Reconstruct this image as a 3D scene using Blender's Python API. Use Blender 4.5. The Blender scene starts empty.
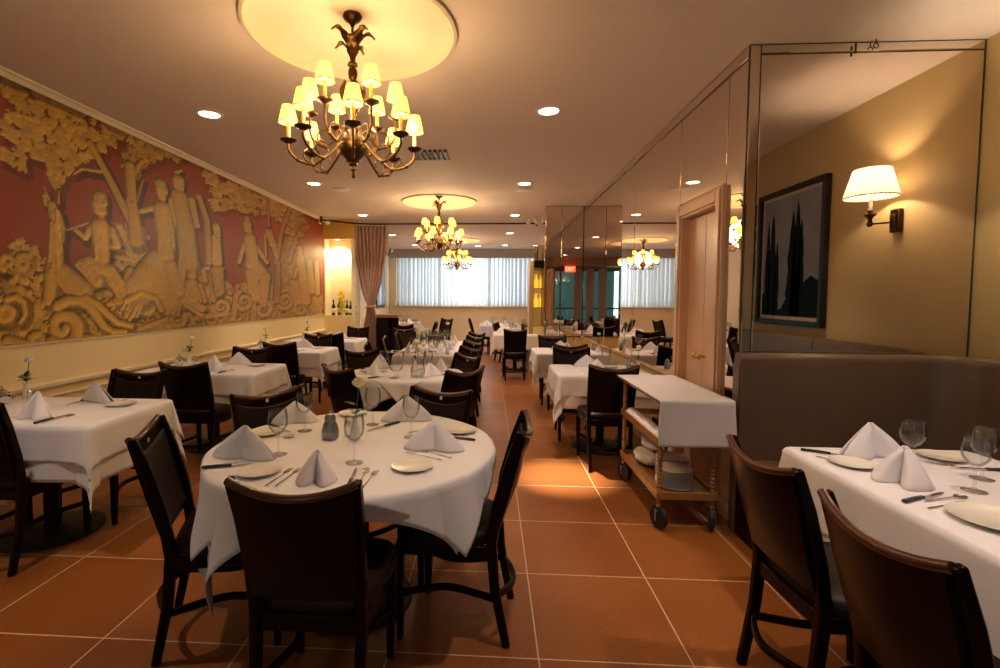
import bpy, math, random
import numpy as np
from mathutils import Vector, Matrix, noise

scene = bpy.context.scene
COL = scene.collection
random.seed(11)
R = math.radians

# ---------------------------------------------------------------- camera
F_PX, PITCH, YAW, ROLL, PPX, PPY = 486.99, .0523, .0581, .0056, 461.7, 323.08
cam_data = bpy.data.cameras.new('camera')
cam = bpy.data.objects.new('camera', cam_data)
COL.objects.link(cam)
cp, sp, cy, sy, cr, sr = math.cos(PITCH), math.sin(PITCH), math.cos(YAW), math.sin(YAW), math.cos(ROLL), math.sin(ROLL)
fwd = Vector((-sy*cp, cy*cp, -sp)); r0 = Vector((cy, sy, 0)); u0 = r0.cross(fwd)
rgt = r0*cr + u0*sr; upv = -r0*sr + u0*cr
cam.matrix_world = Matrix(((rgt.x, upv.x, -fwd.x, 0), (rgt.y, upv.y, -fwd.y, 0), (rgt.z, upv.z, -fwd.z, 1.45), (0, 0, 0, 1)))
cam_data.sensor_fit = 'HORIZONTAL'; cam_data.sensor_width = 36
cam_data.lens = F_PX/1000*36
cam_data.shift_x = (500-PPX)/1000
cam_data.shift_y = -(334-PPY)/1000
cam_data.clip_start = .02
scene.camera = cam

# ---------------------------------------------------------------- world, exposure
world = bpy.data.worlds.new('daylight'); scene.world = world
world.use_nodes = True
bg = world.node_tree.nodes['Background']
bg.inputs[0].default_value = (.62, .80, 1, 1); bg.inputs[1].default_value = .35
vs = scene.view_settings
vs.view_transform = 'Standard'; vs.look = 'None'; vs.gamma = 1; vs.use_curve_mapping = False
vs.exposure = 0.45
scene.display_settings.display_device = 'sRGB'

WARM = (1, .74, .50); AMBER = (1, .50, .13)
CEIL = 3.0
def lamp(kind, name, loc, power, color, size=.05, rot=(0, 0, 0), parent=None, **kw):
    d = bpy.data.lights.new(name, kind); d.energy = power; d.color = color
    if kind in ('POINT', 'SPOT'): d.shadow_soft_size = size
    for k, v in kw.items(): setattr(d, k, v)
    o = bpy.data.objects.new(name, d); COL.objects.link(o); o.location = loc; o.rotation_euler = rot
    if parent: o.parent = parent
    return o
# daylight through the sheer curtain of the rear window, and through the glass front behind the camera
lamp('AREA', 'window_daylight', (-.85, 18.2, 2.2), 175, (.80, .92, 1), rot=(R(-90), 0, 0), shape='RECTANGLE', size=14, size_y=6)
lamp('AREA', 'front_daylight', (-2.15, -3.9, 1.6), 26, (.72, .76, 1), rot=(R(90), 0, 0), shape='RECTANGLE', size=1.6, size_y=2.2)
lamp('AREA', 'front_daylight', (1.45, -3.9, 1.6), 14, (.72, .76, 1), rot=(R(90), 0, 0), shape='RECTANGLE', size=.95, size_y=2.2)

# ---------------------------------------------------------------- materials
def mat(name, color, rough=.6, metal=0, bump=0, bscale=60, var=0, vscale=3, coat=0, sheen=0, emit=None, estr=0, spec=None):
    m = bpy.data.materials.new(name); m.use_nodes = True
    nt = m.node_tree; b = nt.nodes['Principled BSDF']
    b.inputs['Base Color'].default_value = (*color, 1); b.inputs['Roughness'].default_value = rough
    b.inputs['Metallic'].default_value = metal
    if coat: b.inputs['Coat Weight'].default_value = coat; b.inputs['Coat Roughness'].default_value = .12
    if sheen: b.inputs['Sheen Weight'].default_value = sheen
    if spec is not None: b.inputs['Specular IOR Level'].default_value = spec
    if emit: b.inputs['Emission Color'].default_value = (*emit, 1); b.inputs['Emission Strength'].default_value = estr
    tc = nt.nodes.new('ShaderNodeTexCoord')
    if var:
        n = nt.nodes.new('ShaderNodeTexNoise'); n.inputs['Scale'].default_value = vscale; n.inputs['Detail'].default_value = 5
        nt.links.new(tc.outputs['Object'], n.inputs['Vector'])
        mx = nt.nodes.new('ShaderNodeMix'); mx.data_type = 'RGBA'
        mx.inputs[6].default_value = (*[c*(1-var) for c in color], 1); mx.inputs[7].default_value = (*[min(1, c*(1+var)) for c in color], 1)
        nt.links.new(n.outputs['Fac'], mx.inputs[0]); nt.links.new(mx.outputs[2], b.inputs['Base Color'])
    if bump:
        n2 = nt.nodes.new('ShaderNodeTexNoise'); n2.inputs['Scale'].default_value = bscale; n2.inputs['Detail'].default_value = 4
        nt.links.new(tc.outputs['Object'], n2.inputs['Vector'])
        bp = nt.nodes.new('ShaderNodeBump'); bp.inputs['Strength'].default_value = bump; bp.inputs['Distance'].default_value = .01
        nt.links.new(n2.outputs['Fac'], bp.inputs['Height']); nt.links.new(bp.outputs['Normal'], b.inputs['Normal'])
    return m
def glass_mat(name, color=(1, 1, 1), rough=0, ior=1.14):
    m = mat(name, color, rough); b = m.node_tree.nodes['Principled BSDF']
    b.inputs['Transmission Weight'].default_value = 1; b.inputs['IOR'].default_value = ior
    return m
def translucent_mat(name, color, amount=.5, emit=None, estr=0, rough=.8):
    m = bpy.data.materials.new(name); m.use_nodes = True; nt = m.node_tree
    b = nt.nodes['Principled BSDF']; out = nt.nodes['Material Output']
    b.inputs['Base Color'].default_value = (*color, 1); b.inputs['Roughness'].default_value = rough
    if emit: b.inputs['Emission Color'].default_value = (*emit, 1); b.inputs['Emission Strength'].default_value = estr
    t = nt.nodes.new('ShaderNodeBsdfTranslucent'); t.inputs[0].default_value = (*color, 1)
    mx = nt.nodes.new('ShaderNodeMixShader'); mx.inputs[0].default_value = amount
    nt.links.new(b.outputs[0], mx.inputs[1]); nt.links.new(t.outputs[0], mx.inputs[2]); nt.links.new(mx.outputs[0], out.inputs[0])
    return m

M = {}
M['wall'] = mat('cream_paint', (.72, .52, .25), .55, var=.06, bump=.08, bscale=25)
M['dado'] = mat('cream_dado_paint', (.84, .69, .37), .45, bump=.04, bscale=25)
M['ochre'] = mat('ochre_plaster', (.56, .41, .19), .5, var=.12, vscale=1.5, bump=.1, bscale=9)
M['nichepaint'] = mat('pale_niche_paint', (.82, .72, .48), .6, var=.08, vscale=4, bump=.1, bscale=12)
M['yellowpaint'] = mat('yellow_paint', (.60, .36, .07), .6)
M['rearpaint'] = mat('rear_wall_paint', (.78, .68, .52), .6)
M['trimpaint'] = mat('ivory_trim_paint', (.80, .66, .44), .35)
M['ceiling'] = mat('plaster_ceiling', (.71, .585, .50), .75, var=.06, vscale=.8, bump=.25, bscale=5)
M['dome'] = mat('dome_plaster', (.74, .62, .42), .7, bump=.08, bscale=6)
M['doorpaint'] = mat('peach_door_paint', (.66, .40, .25), .3, coat=.2)
M['mirror'] = mat('tinted_mirror', (.78, .69, .62), .012, 1)
M['bevelmirror'] = mat('bevelled_mirror', (.86, .84, .76), .03, 1)
M['seam'] = mat('dark_mirror_seam', (.03, .04, .025), .4)
M['wood'] = mat('dark_mahogany', (.009, .0026, .0016), .24, var=.4, vscale=6, spec=.13)
M['woodedge'] = mat('reddish_mahogany_edge', (.075, .020, .006), .28, coat=.4, var=.3, vscale=14)  # redder, lighter mahogany of the chair top rails
M['leather'] = mat('dark_brown_leather', (.014, .0050, .0030), .48, bump=.12, bscale=160, spec=.22)
M['oak'] = mat('light_oak', (.52, .33, .16), .4, var=.2, vscale=8)
M['cartwood'] = mat('cart_walnut', (.34, .145, .035), .35, var=.3, vscale=10, coat=.3)
M['brass'] = mat('old_brass', (.13, .066, .018), .42, 1, var=.3, vscale=20)
M['bronze'] = mat('dark_bronze', (.09, .045, .016), .40, 1, var=.35, vscale=25)
M['gold'] = mat('gilt', (.62, .36, .09), .3, 1)
M['cloth'] = mat('white_linen', (.80, .76, .78), .85, bump=.10, bscale=420, sheen=.2)
M['cloth2'] = mat('white_under_linen', (.78, .73, .73), .88, bump=.10, bscale=420, sheen=.2)
M['napkin'] = mat('white_napkin_linen', (.84, .80, .82), .85, bump=.08, bscale=420)
M['china'] = mat('ivory_china', (.82, .78, .67), .14, coat=.4)
M['steel'] = mat('polished_steel', (.72, .68, .62), .16, 1)
M['blackplastic'] = mat('black_handle', (.012, .010, .010), .25)
M['rubber'] = mat('black_rubber', (.012, .011, .011), .55)
def thin_glass(name, tint=(.96, .97, .97)):
    m = bpy.data.materials.new(name); m.use_nodes = True; nt = m.node_tree; nt.nodes.remove(nt.nodes['Principled BSDF']); out = nt.nodes['Material Output']
    t = nt.nodes.new('ShaderNodeBsdfTransparent'); ev = nt.nodes.new('ShaderNodeLayerWeight'); ev.inputs[0].default_value = .5; rp = nt.nodes.new('ShaderNodeValToRGB')
    rp.color_ramp.elements[0].position = .35; rp.color_ramp.elements[0].color = (*tint, 1); rp.color_ramp.elements[1].position = 1; rp.color_ramp.elements[1].color = (tint[0]*.42, tint[1]*.40, tint[2]*.40, 1)
    nt.links.new(ev.outputs['Facing'], rp.inputs[0]); nt.links.new(rp.outputs[0], t.inputs[0])
    g = nt.nodes.new('ShaderNodeBsdfGlossy'); g.inputs['Roughness'].default_value = .02; g.inputs['Color'].default_value = (.95, .95, .95, 1)
    l0 = nt.nodes.new('ShaderNodeLayerWeight'); l0.inputs[0].default_value = .5
    p_ = nt.nodes.new('ShaderNodeMath'); p_.operation = 'POWER'; p_.inputs[1].default_value = 3; nt.links.new(l0.outputs['Facing'], p_.inputs[0])
    lw = nt.nodes.new('ShaderNodeMath'); lw.operation = 'MULTIPLY_ADD'; lw.inputs[1].default_value = .7; lw.inputs[2].default_value = .03; nt.links.new(p_.outputs[0], lw.inputs[0])
    mx = nt.nodes.new('ShaderNodeMixShader'); nt.links.new(lw.outputs[0], mx.inputs[0]); nt.links.new(t.outputs[0], mx.inputs[1]); nt.links.new(g.outputs[0], mx.inputs[2]); nt.links.new(mx.outputs[0], out.inputs[0])
    return m
M['glass'] = thin_glass('clear_glass')
M['greenglass'] = mat('dark_bottle_glass', (.008, .012, .006), .08, coat=.5)
M['labelpaper'] = mat('bottle_label_paper', (.70, .55, .40), .7)
M['banquette'] = mat('taupe_banquette_leather', (.150, .094, .060), .38, bump=.1, bscale=120, var=.08, vscale=2)
M['leaf'] = mat('green_leaf', (.035, .12, .03), .45)
M['petal'] = mat('cream_petal', (.85, .72, .42), .6)
M['yellowpetal'] = mat('yellow_petal', (.90, .68, .02), .5)
M['whitepetal'] = mat('white_petal', (.85, .82, .75), .6)
M['grey'] = mat('pewter_grey', (.30, .29, .29), .3, .6)
M['curtain'] = mat('mauve_drape', (.42, .24, .17), .8, var=.25, vscale=9, bump=.15, bscale=40, sheen=.3)
M['sheer'] = translucent_mat('sheer_curtain', (.92, .95, .96), .72)
M['valance'] = mat('grey_valance', (.34, .31, .30), .8)
M['rod'] = mat('dark_iron_rod', (.035, .02, .012), .4, .6)
M['shade'] = translucent_mat('candle_shade_card', (.95, .80, .42), .6, (1, .60, .13), 1.5)
M['shadetrim'] = mat('dark_gold_trim', (.35, .18, .04), .5)
M['pleat'] = translucent_mat('pleated_shade_cloth', (.80, .74, .60), .32, (1, .80, .55), .05)
M['bulb'] = mat('lit_bulb', (1, .9, .6), .4, emit=(1, .75, .34), estr=26)
M['bulbsoft'] = mat('soft_lit_bulb', (1, .9, .7), .4, emit=(1, .84, .60), estr=4)
M['frontpane'] = thin_glass('green_tinted_glass', (.40, .62, .54))
M['tintpane'] = mat('dark_green_glazing', (.012, .03, .022), .08)
M['candle'] = mat('candle_sleeve', (.80, .50, .10), .5, emit=(1, .5, .08), estr=.25)
M['downlight'] = mat('lit_downlight_lens', (1, 1, .9), .4, emit=(1, .90, .70), estr=9)
M['whitering'] = mat('white_ring', (.78, .70, .60), .4)
M['ventblack'] = mat('dark_vent', (.05, .035, .025), .6)
M['exit'] = mat('lit_exit_face', (.9, .05, .02), .4, emit=(1, .06, .015), estr=2.2)
M['exitletter'] = mat('white_exit_letter', (.9, .8, .7), .4, emit=(1, .6, .45), estr=2.0)
M['paintframe'] = mat('black_frame', (.012, .009, .008), .4)
M['matboard'] = mat('tan_mat_board', (.55, .42, .32), .7)
M['paintsky'] = mat('painted_grey_sky', (.26, .25, .29), .5, spec=.25, var=.45, vscale=4)
M['painttree'] = mat('painted_black_trees', (.004, .004, .004), .6, spec=.1)
M['darkglass'] = mat('dark_shelf_back', (.03, .035, .03), .15)
M['amberglow'] = mat('glowing_amber_bottle', (.9, .55, .05), .3, emit=(1, .62, .05), estr=.7)  # glow put into the bottle colour, no lamp behind it
M['greenpane'] = mat('tinted_front_frame', (.03, .05, .04), .3)
M['frontpaint'] = mat('front_wall_paint', (.45, .33, .20), .6)

def floor_material():
    m = bpy.data.materials.new('terracotta_tiles'); m.use_nodes = True; nt = m.node_tree; L = nt.links.new
    b = nt.nodes['Principled BSDF']
    def nd(t, **k):
        n = nt.nodes.new(t)
        for a, v in k.items(): setattr(n, a, v)
        return n
    def mth(op, a, c=None):
        n = nd('ShaderNodeMath', operation=op)
        for i, v in enumerate((a, c)):
            if v is None: continue
            if isinstance(v, (int, float)): n.inputs[i].default_value = v
            else: L(v, n.inputs[i])
        return n.outputs[0]
    tc = nd('ShaderNodeTexCoord'); sx = nd('ShaderNodeSeparateXYZ'); L(tc.outputs['Object'], sx.inputs[0])
    T = .61
    u = mth('DIVIDE', mth('SUBTRACT', sx.outputs[0], .2072), T); v = mth('DIVIDE', mth('SUBTRACT', sx.outputs[1], 1.9009), T)
    def edge(w):
        f = mth('FRACT', w); return mth('MINIMUM', f, mth('SUBTRACT', 1.0, f))
    d = mth('MINIMUM', edge(u), edge(v))
    g = mth('LESS_THAN', d, .0048)
    cb = nd('ShaderNodeCombineXYZ'); L(mth('FLOOR', u), cb.inputs[0]); L(mth('FLOOR', v), cb.inputs[1])
    wn = nd('ShaderNodeTexWhiteNoise'); L(cb.outputs[0], wn.inputs['Vector'])
    n1 = nd('ShaderNodeTexNoise'); n1.inputs['Scale'].default_value = 2.2; n1.inputs['Detail'].default_value = 4; L(tc.outputs['Object'], n1.inputs['Vector'])
    n2 = nd('ShaderNodeTexNoise'); n2.inputs['Scale'].default_value = 95; n2.inputs['Detail'].default_value = 3; L(tc.outputs['Object'], n2.inputs['Vector'])
    r1 = nd('ShaderNodeValToRGB'); r1.color_ramp.elements[0].position = .25; r1.color_ramp.elements[0].color = (.25, .074, .013, 1)
    r1.color_ramp.elements[1].position = .8; r1.color_ramp.elements[1].color = (.37, .122, .025, 1)
    mixf = mth('ADD', mth('MULTIPLY', n1.outputs['Fac'], .65), mth('MULTIPLY', wn.outputs['Value'], .35)); L(mixf, r1.inputs[0])
    sp1 = nd('ShaderNodeValToRGB'); sp1.color_ramp.elements[0].position = .30; sp1.color_ramp.elements[0].color = (.55, .55, .55, 1)
    sp1.color_ramp.elements[1].position = .46; sp1.color_ramp.elements[1].color = (1, 1, 1, 1); L(n2.outputs['Fac'], sp1.inputs[0])
    mu = nd('ShaderNodeMix', data_type='RGBA', blend_type='MULTIPLY'); mu.inputs[0].default_value = .8
    L(r1.outputs[0], mu.inputs[6]); L(sp1.outputs[0], mu.inputs[7])
    mx = nd('ShaderNodeMix', data_type='RGBA'); L(g, mx.inputs[0]); L(mu.outputs[2], mx.inputs[6]); mx.inputs[7].default_value = (.66, .46, .30, 1)
    L(mx.outputs[2], b.inputs['Base Color'])
    rr = mth('ADD', mth('MULTIPLY', n1.outputs['Fac'], .12), .33); L(mth('ADD', rr, mth('MULTIPLY', g, .3)), b.inputs['Roughness'])
    bp = nd('ShaderNodeBump'); bp.inputs['Strength'].default_value = .25; bp.inputs['Distance'].default_value = .004
    L(mth('SUBTRACT', mth('MULTIPLY', n2.outputs['Fac'], .3), g), bp.inputs['Height']); L(bp.outputs[0], b.inputs['Normal'])
    return m
M['floor'] = floor_material()

# ---------------------------------------------------------------- mesh helpers
class MB:
    def __init__(s): s.v = []; s.f = []
    def add(s, vs, fs):
        o = len(s.v); s.v += [tuple(p) for p in vs]; s.f += [tuple(i+o for i in f) for f in fs]; return s
    def box(s, x0, x1, y0, y1, z0, z1):
        vs = [(x, y, z) for z in (z0, z1) for y in (y0, y1) for x in (x0, x1)]
        return s.add(vs, [(0, 2, 3, 1), (4, 5, 7, 6), (0, 1, 5, 4), (2, 6, 7, 3), (0, 4, 6, 2), (1, 3, 7, 5)])
    def tube(s, pts, r, n=8, cap=True):
        pts = [Vector(p) for p in pts]; m = len(pts)
        rs = [r]*m if isinstance(r, (int, float)) else list(r)
        vs = []; ref = None
        for i, p in enumerate(pts):
            t = (pts[min(i+1, m-1)]-pts[max(i-1, 0)]).normalized()
            if ref is None: ref = Vector((0, 0, 1)) if abs(t.z) < .9 else Vector((1, 0, 0))
            a = (ref - t*ref.dot(t))
            a = a.normalized() if a.length > 1e-6 else t.orthogonal().normalized()
            b = t.cross(a); ref = a
            for k in range(n):
                th = 2*math.pi*k/n; vs.append(p+(a*math.cos(th)+b*math.sin(th))*rs[i])
        fs = [(i*n+k, i*n+(k+1) % n, (i+1)*n+(k+1) % n, (i+1)*n+k) for i in range(m-1) for k in range(n)]
        if cap: fs += [tuple(range(n-1, -1, -1)), tuple((m-1)*n+k for k in range(n))]
        return s.add(vs, fs)
    def sweep(s, pts, w, h, up=(0, 0, 1)):
        """rectangular section along a path; w and h may be lists"""
        pts = [Vector(p) for p in pts]; m = len(pts); up = Vector(up); vs = []
        ws = [w]*m if isinstance(w, (int, float)) else w; hs = [h]*m if isinstance(h, (int, float)) else h
        for i, p in enumerate(pts):
            t = (pts[min(i+1, m-1)]-pts[max(i-1, 0)]).normalized()
            a = t.cross(up).normalized(); b = a.cross(t)
            for q, e in ((-1, -1), (1, -1), (1, 1), (-1, 1)): vs.append(p+a*q*ws[i]/2+b*e*hs[i]/2)
        fs = [(i*4+k, i*4+(k+1) % 4, (i+1)*4+(k+1) % 4, (i+1)*4+k) for i in range(m-1) for k in range(4)]
        fs += [(3, 2, 1, 0), tuple((m-1)*4+k for k in range(4))]
        return s.add(vs, fs)
    def lathe(s, prof, n=20, c=(0, 0, 0)):
        vs = []; fs = []; m = len(prof)
        for r, z in prof:
            for k in range(n):
                th = 2*math.pi*k/n; vs.append((c[0]+r*math.cos(th), c[1]+r*math.sin(th), c[2]+z))
        fs = [(i*n+k, i*n+(k+1) % n, (i+1)*n+(k+1) % n, (i+1)*n+k) for i in range(m-1) for k in range(n)]
        if prof[0][0] > 1e-5: fs.append(tuple(range(n-1, -1, -1)))
        if prof[-1][0] > 1e-5: fs.append(tuple((m-1)*n+k for k in range(n)))
        return s.add(vs, fs)
    def shell(s, prof, n=20, c=(0, 0, 0)):
        """lathe without end caps"""
        vs = []; m = len(prof)
        for r, z in prof:
            for k in range(n):
                th = 2*math.pi*k/n; vs.append((c[0]+r*math.cos(th), c[1]+r*math.sin(th), c[2]+z))
        return s.add(vs, [(i*n+k, i*n+(k+1) % n, (i+1)*n+(k+1) % n, (i+1)*n+k) for i in range(m-1) for k in range(n)])
    def prism(s, poly, d, origin=(0, 0, 0), ax=(1, 0, 0), ay=(0, 1, 0)):
        """polygon in the plane (ax, ay), thickness d along ax x ay"""
        o, ax, ay = Vector(origin), Vector(ax), Vector(ay); nz = ax.cross(ay).normalized()*d; n = len(poly)
        vs = [o+ax*p[0]+ay*p[1] for p in poly]+[o+ax*p[0]+ay*p[1]+nz for p in poly]
        return s.add(vs, [tuple(range(n-1, -1, -1)), tuple(range(n, 2*n))]+[(k, (k+1) % n, n+(k+1) % n, n+k) for k in range(n)])
    def grid(s, fn, nu, nv):
        vs = [fn(i/(nu-1), j/(nv-1)) for j in range(nv) for i in range(nu)]
        return s.add(vs, [(j*nu+i, j*nu+i+1, (j+1)*nu+i+1, (j+1)*nu+i) for j in range(nv-1) for i in range(nu-1)])
    def ball(s, c, r, n=10, m=7, sq=(1, 1, 1)):
        prof = [(math.sin(math.pi*i/m)*r, -math.cos(math.pi*i/m)*r) for i in range(m+1)]
        o = len(s.v); s.shell([(max(a, 1e-4), b) for a, b in prof], n)
        for i in range(o, len(s.v)):
            x, y, z = s.v[i]; s.v[i] = (c[0]+x*sq[0], c[1]+y*sq[1], c[2]+z*sq[2])
        return s
    def mesh(s, name, m, smooth=35):
        me = bpy.data.meshes.new(name); me.from_pydata(s.v, [], s.f)
        if m: me.materials.append(m)
        if smooth:
            me.polygons.foreach_set('use_smooth', [True]*len(me.polygons)); me.set_sharp_from_angle(angle=R(smooth))
        me.update(); return me
    def build(s, name, m, parent=None, smooth=35, bevel=0, loc=None, solid=0):
        o = bpy.data.objects.new(name, s.mesh(name, m, smooth)); COL.objects.link(o)
        if parent: o.parent = parent
        if loc: o.location = loc
        if solid: md = o.modifiers.new('thickness', 'SOLIDIFY'); md.thickness = solid; md.offset = 0
        if bevel: md = o.modifiers.new('bevel', 'BEVEL'); md.width = bevel; md.segments = 2; md.limit_method = 'ANGLE'
        return o
def tag(o, label, cat, group=None):
    o['label'] = label; o['category'] = cat
    if group: o['group'] = group
    return o
def thing(name, label, cat, loc=(0, 0, 0), rotz=0, group=None):
    o = bpy.data.objects.new(name, None); COL.objects.link(o); o.empty_display_size = .1
    o.location = loc; o.rotation_euler = (0, 0, rotz); return tag(o, label, cat, group)
def struct(name, mb, m, **k):
    o = mb.build(name, m, **k)
    if o.parent is None: o['kind'] = 'structure'
    return o
def copy_tree(o, parent=None):
    c = o.copy(); COL.objects.link(c)
    if parent is not None: c.parent = parent
    for ch in list(o.children): copy_tree(ch, c)
    return c
class Proto:
    """first use moves the prototype itself, later uses copy it with its parts"""
    def __init__(s, maker): s.maker = maker; s.root = None
    def put(s, label, cat, loc, rotz=0, group=None, scale=1):
        if s.root is None: s.root = s.maker(); o = s.root
        else: o = copy_tree(s.root)
        o.location = loc; o.rotation_euler = (0, 0, rotz); o.scale = (scale,)*3
        if 'group' in o: del o['group']
        return tag(o, label, cat, group)
def place_mesh(o, loc, rotz=0):
    o.location = loc; o.rotation_euler = (0, 0, rotz); return o

# ---------------------------------------------------------------- room shell
XL, XR, XN, YM, YC = -3.37, 1.57, 2.93, 3.15, 8.38     # left wall, mirror wall, nook wall, nook mirror plane, column face
YF, YB = -3.6, 16.0
YARC = 9.75
def box_struct(name, x0, x1, y0, y1, z0, z1, m, **k): return struct(name, MB().box(x0, x1, y0, y1, z0, z1), m, **k)
box_struct('floor', -3.9, 3.4, YF-.2, YB+.5, -.1, 0, M['floor'], smooth=0)
box_struct('wall_left', XL-.2, XL, YF, YARC, 0, CEIL, M['dado'], smooth=0)
box_struct('wall_left_rear', XL-.2, XL+.04, YARC+.42, YB, 0, CEIL, M['rearpaint'], smooth=0)
box_struct('wall_right_nook', XN, XN+.2, YF, YM+.3, 0, CEIL, M['ochre'], smooth=0)
box_struct('wall_nook_end', XR+.012, XN, YM+.012, YM+.3, 0, CEIL, M['dado'], smooth=0)
w = MB().box(XR+.012, XR+.16, YM+.3, 3.46, 0, CEIL).box(XR+.012, XR+.16, 4.16, YC+.5, 0, CEIL).box(XR+.012, XR+.16, 3.46, 4.16, 2.22, CEIL)
struct('wall_right_mirror_side', w, M['dado'], smooth=0)
box_struct('wall_right_rear', XR+.012, XR+.16, YC+.5, YB, 0, CEIL, M['rearpaint'], smooth=0)
# ceiling with three round recesses above the chandeliers
MED = [(-.82, 2.90, .60), (-.84, 7.95, .60), (-.90, 13.2, .60)]
def ceiling_mesh():
    mb = MB(); x0, x1 = -3.9, 3.4; N = 48
    ys = [YF-.2]
    for c in MED: ys += [c[1]-.8, c[1]+.8]
    ys += [YB+.5]
    for k in range(0, len(ys), 2): mb.add([(x0, ys[k], CEIL), (x1, ys[k], CEIL), (x1, ys[k+1], CEIL), (x0, ys[k+1], CEIL)], [(3, 2, 1, 0)])
    for cx, cyy, r in MED:
        vs = []; a0, a1, b0, b1 = cx-.8, cx+.8, cyy-.8, cyy+.8
        for k in range(N):
            th = 2*math.pi*k/N; c_, s_ = math.cos(th), math.sin(th)
            vs.append((cx+r*c_, cyy+r*s_, CEIL)); q = .8/max(abs(c_), abs(s_)); vs.append((cx+q*c_, cyy+q*s_, CEIL))
        mb.add(vs, [(2*k, 2*((k+1) % N), 2*((k+1) % N)+1, 2*k+1) for k in range(N)])
        mb.add([(x0, b0, CEIL), (a0, b0, CEIL), (a0, b1, CEIL), (x0, b1, CEIL)], [(3, 2, 1, 0)])
        mb.add([(a1, b0, CEIL), (x1, b0, CEIL), (x1, b1, CEIL), (a1, b1, CEIL)], [(3, 2, 1, 0)])
    return mb
struct('ceiling', ceiling_mesh(), M['ceiling'], smooth=0)
box_struct('ceiling_slab', -3.9, 3.4, YF-.2, YB+.5, CEIL+.22, CEIL+.3, M['ceiling'], smooth=0)
for i, (cx, cyy, r) in enumerate(MED):
    mb = MB().shell([(r+.012, -.004), (r+.012, -.016), (r-.006, -.022), (r-.016, -.008), (r-.012, .02), (r-.05, .055), (r*.6, .09), (.0005, .10)], 64)
    struct('ceiling_medallion_%d' % (i+1), mb, M['dome'], loc=(cx, cyy, CEIL), smooth=60)
# left wall mouldings
crown = MB().prism([(0, 0), (.055, 0), (.05, -.012), (.03, -.02), (.012, -.05), (0, -.055)], YF-YARC, (XL, YF, CEIL), (1, 0, 0), (0, 0, 1))
struct('trim_crown_left', crown, M['trimpaint'])
def rail(name, x, zc, h, d, y0, y1, m):
    mb = MB().prism([(0, -h/2), (d*.5, -h/2), (d, -h*.15), (d, h*.25), (d*.6, h*.5), (0, h*.5)], -(y1-y0), (x, y0, zc), (1, 0, 0), (0, 0, 1))
    return struct(name, mb, m)
rail('trim_chair_rail', XL, .765, .055, .035, YF, YARC, M['trimpaint'])
rail('trim_lower_rail', XL, .675, .022, .016, YF, YARC, M['trimpaint'])
rail('trim_panel_mould', XL, .60, .014, .010, YF, YARC, M['trimpaint'])
rail('trim_mural_ledge', XL, 1.085, .016, .012, YF, YARC, M['trimpaint'])
rail('baseboard_left', XL, .07, .14, .018, YF, YARC, M['trimpaint'])

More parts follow.
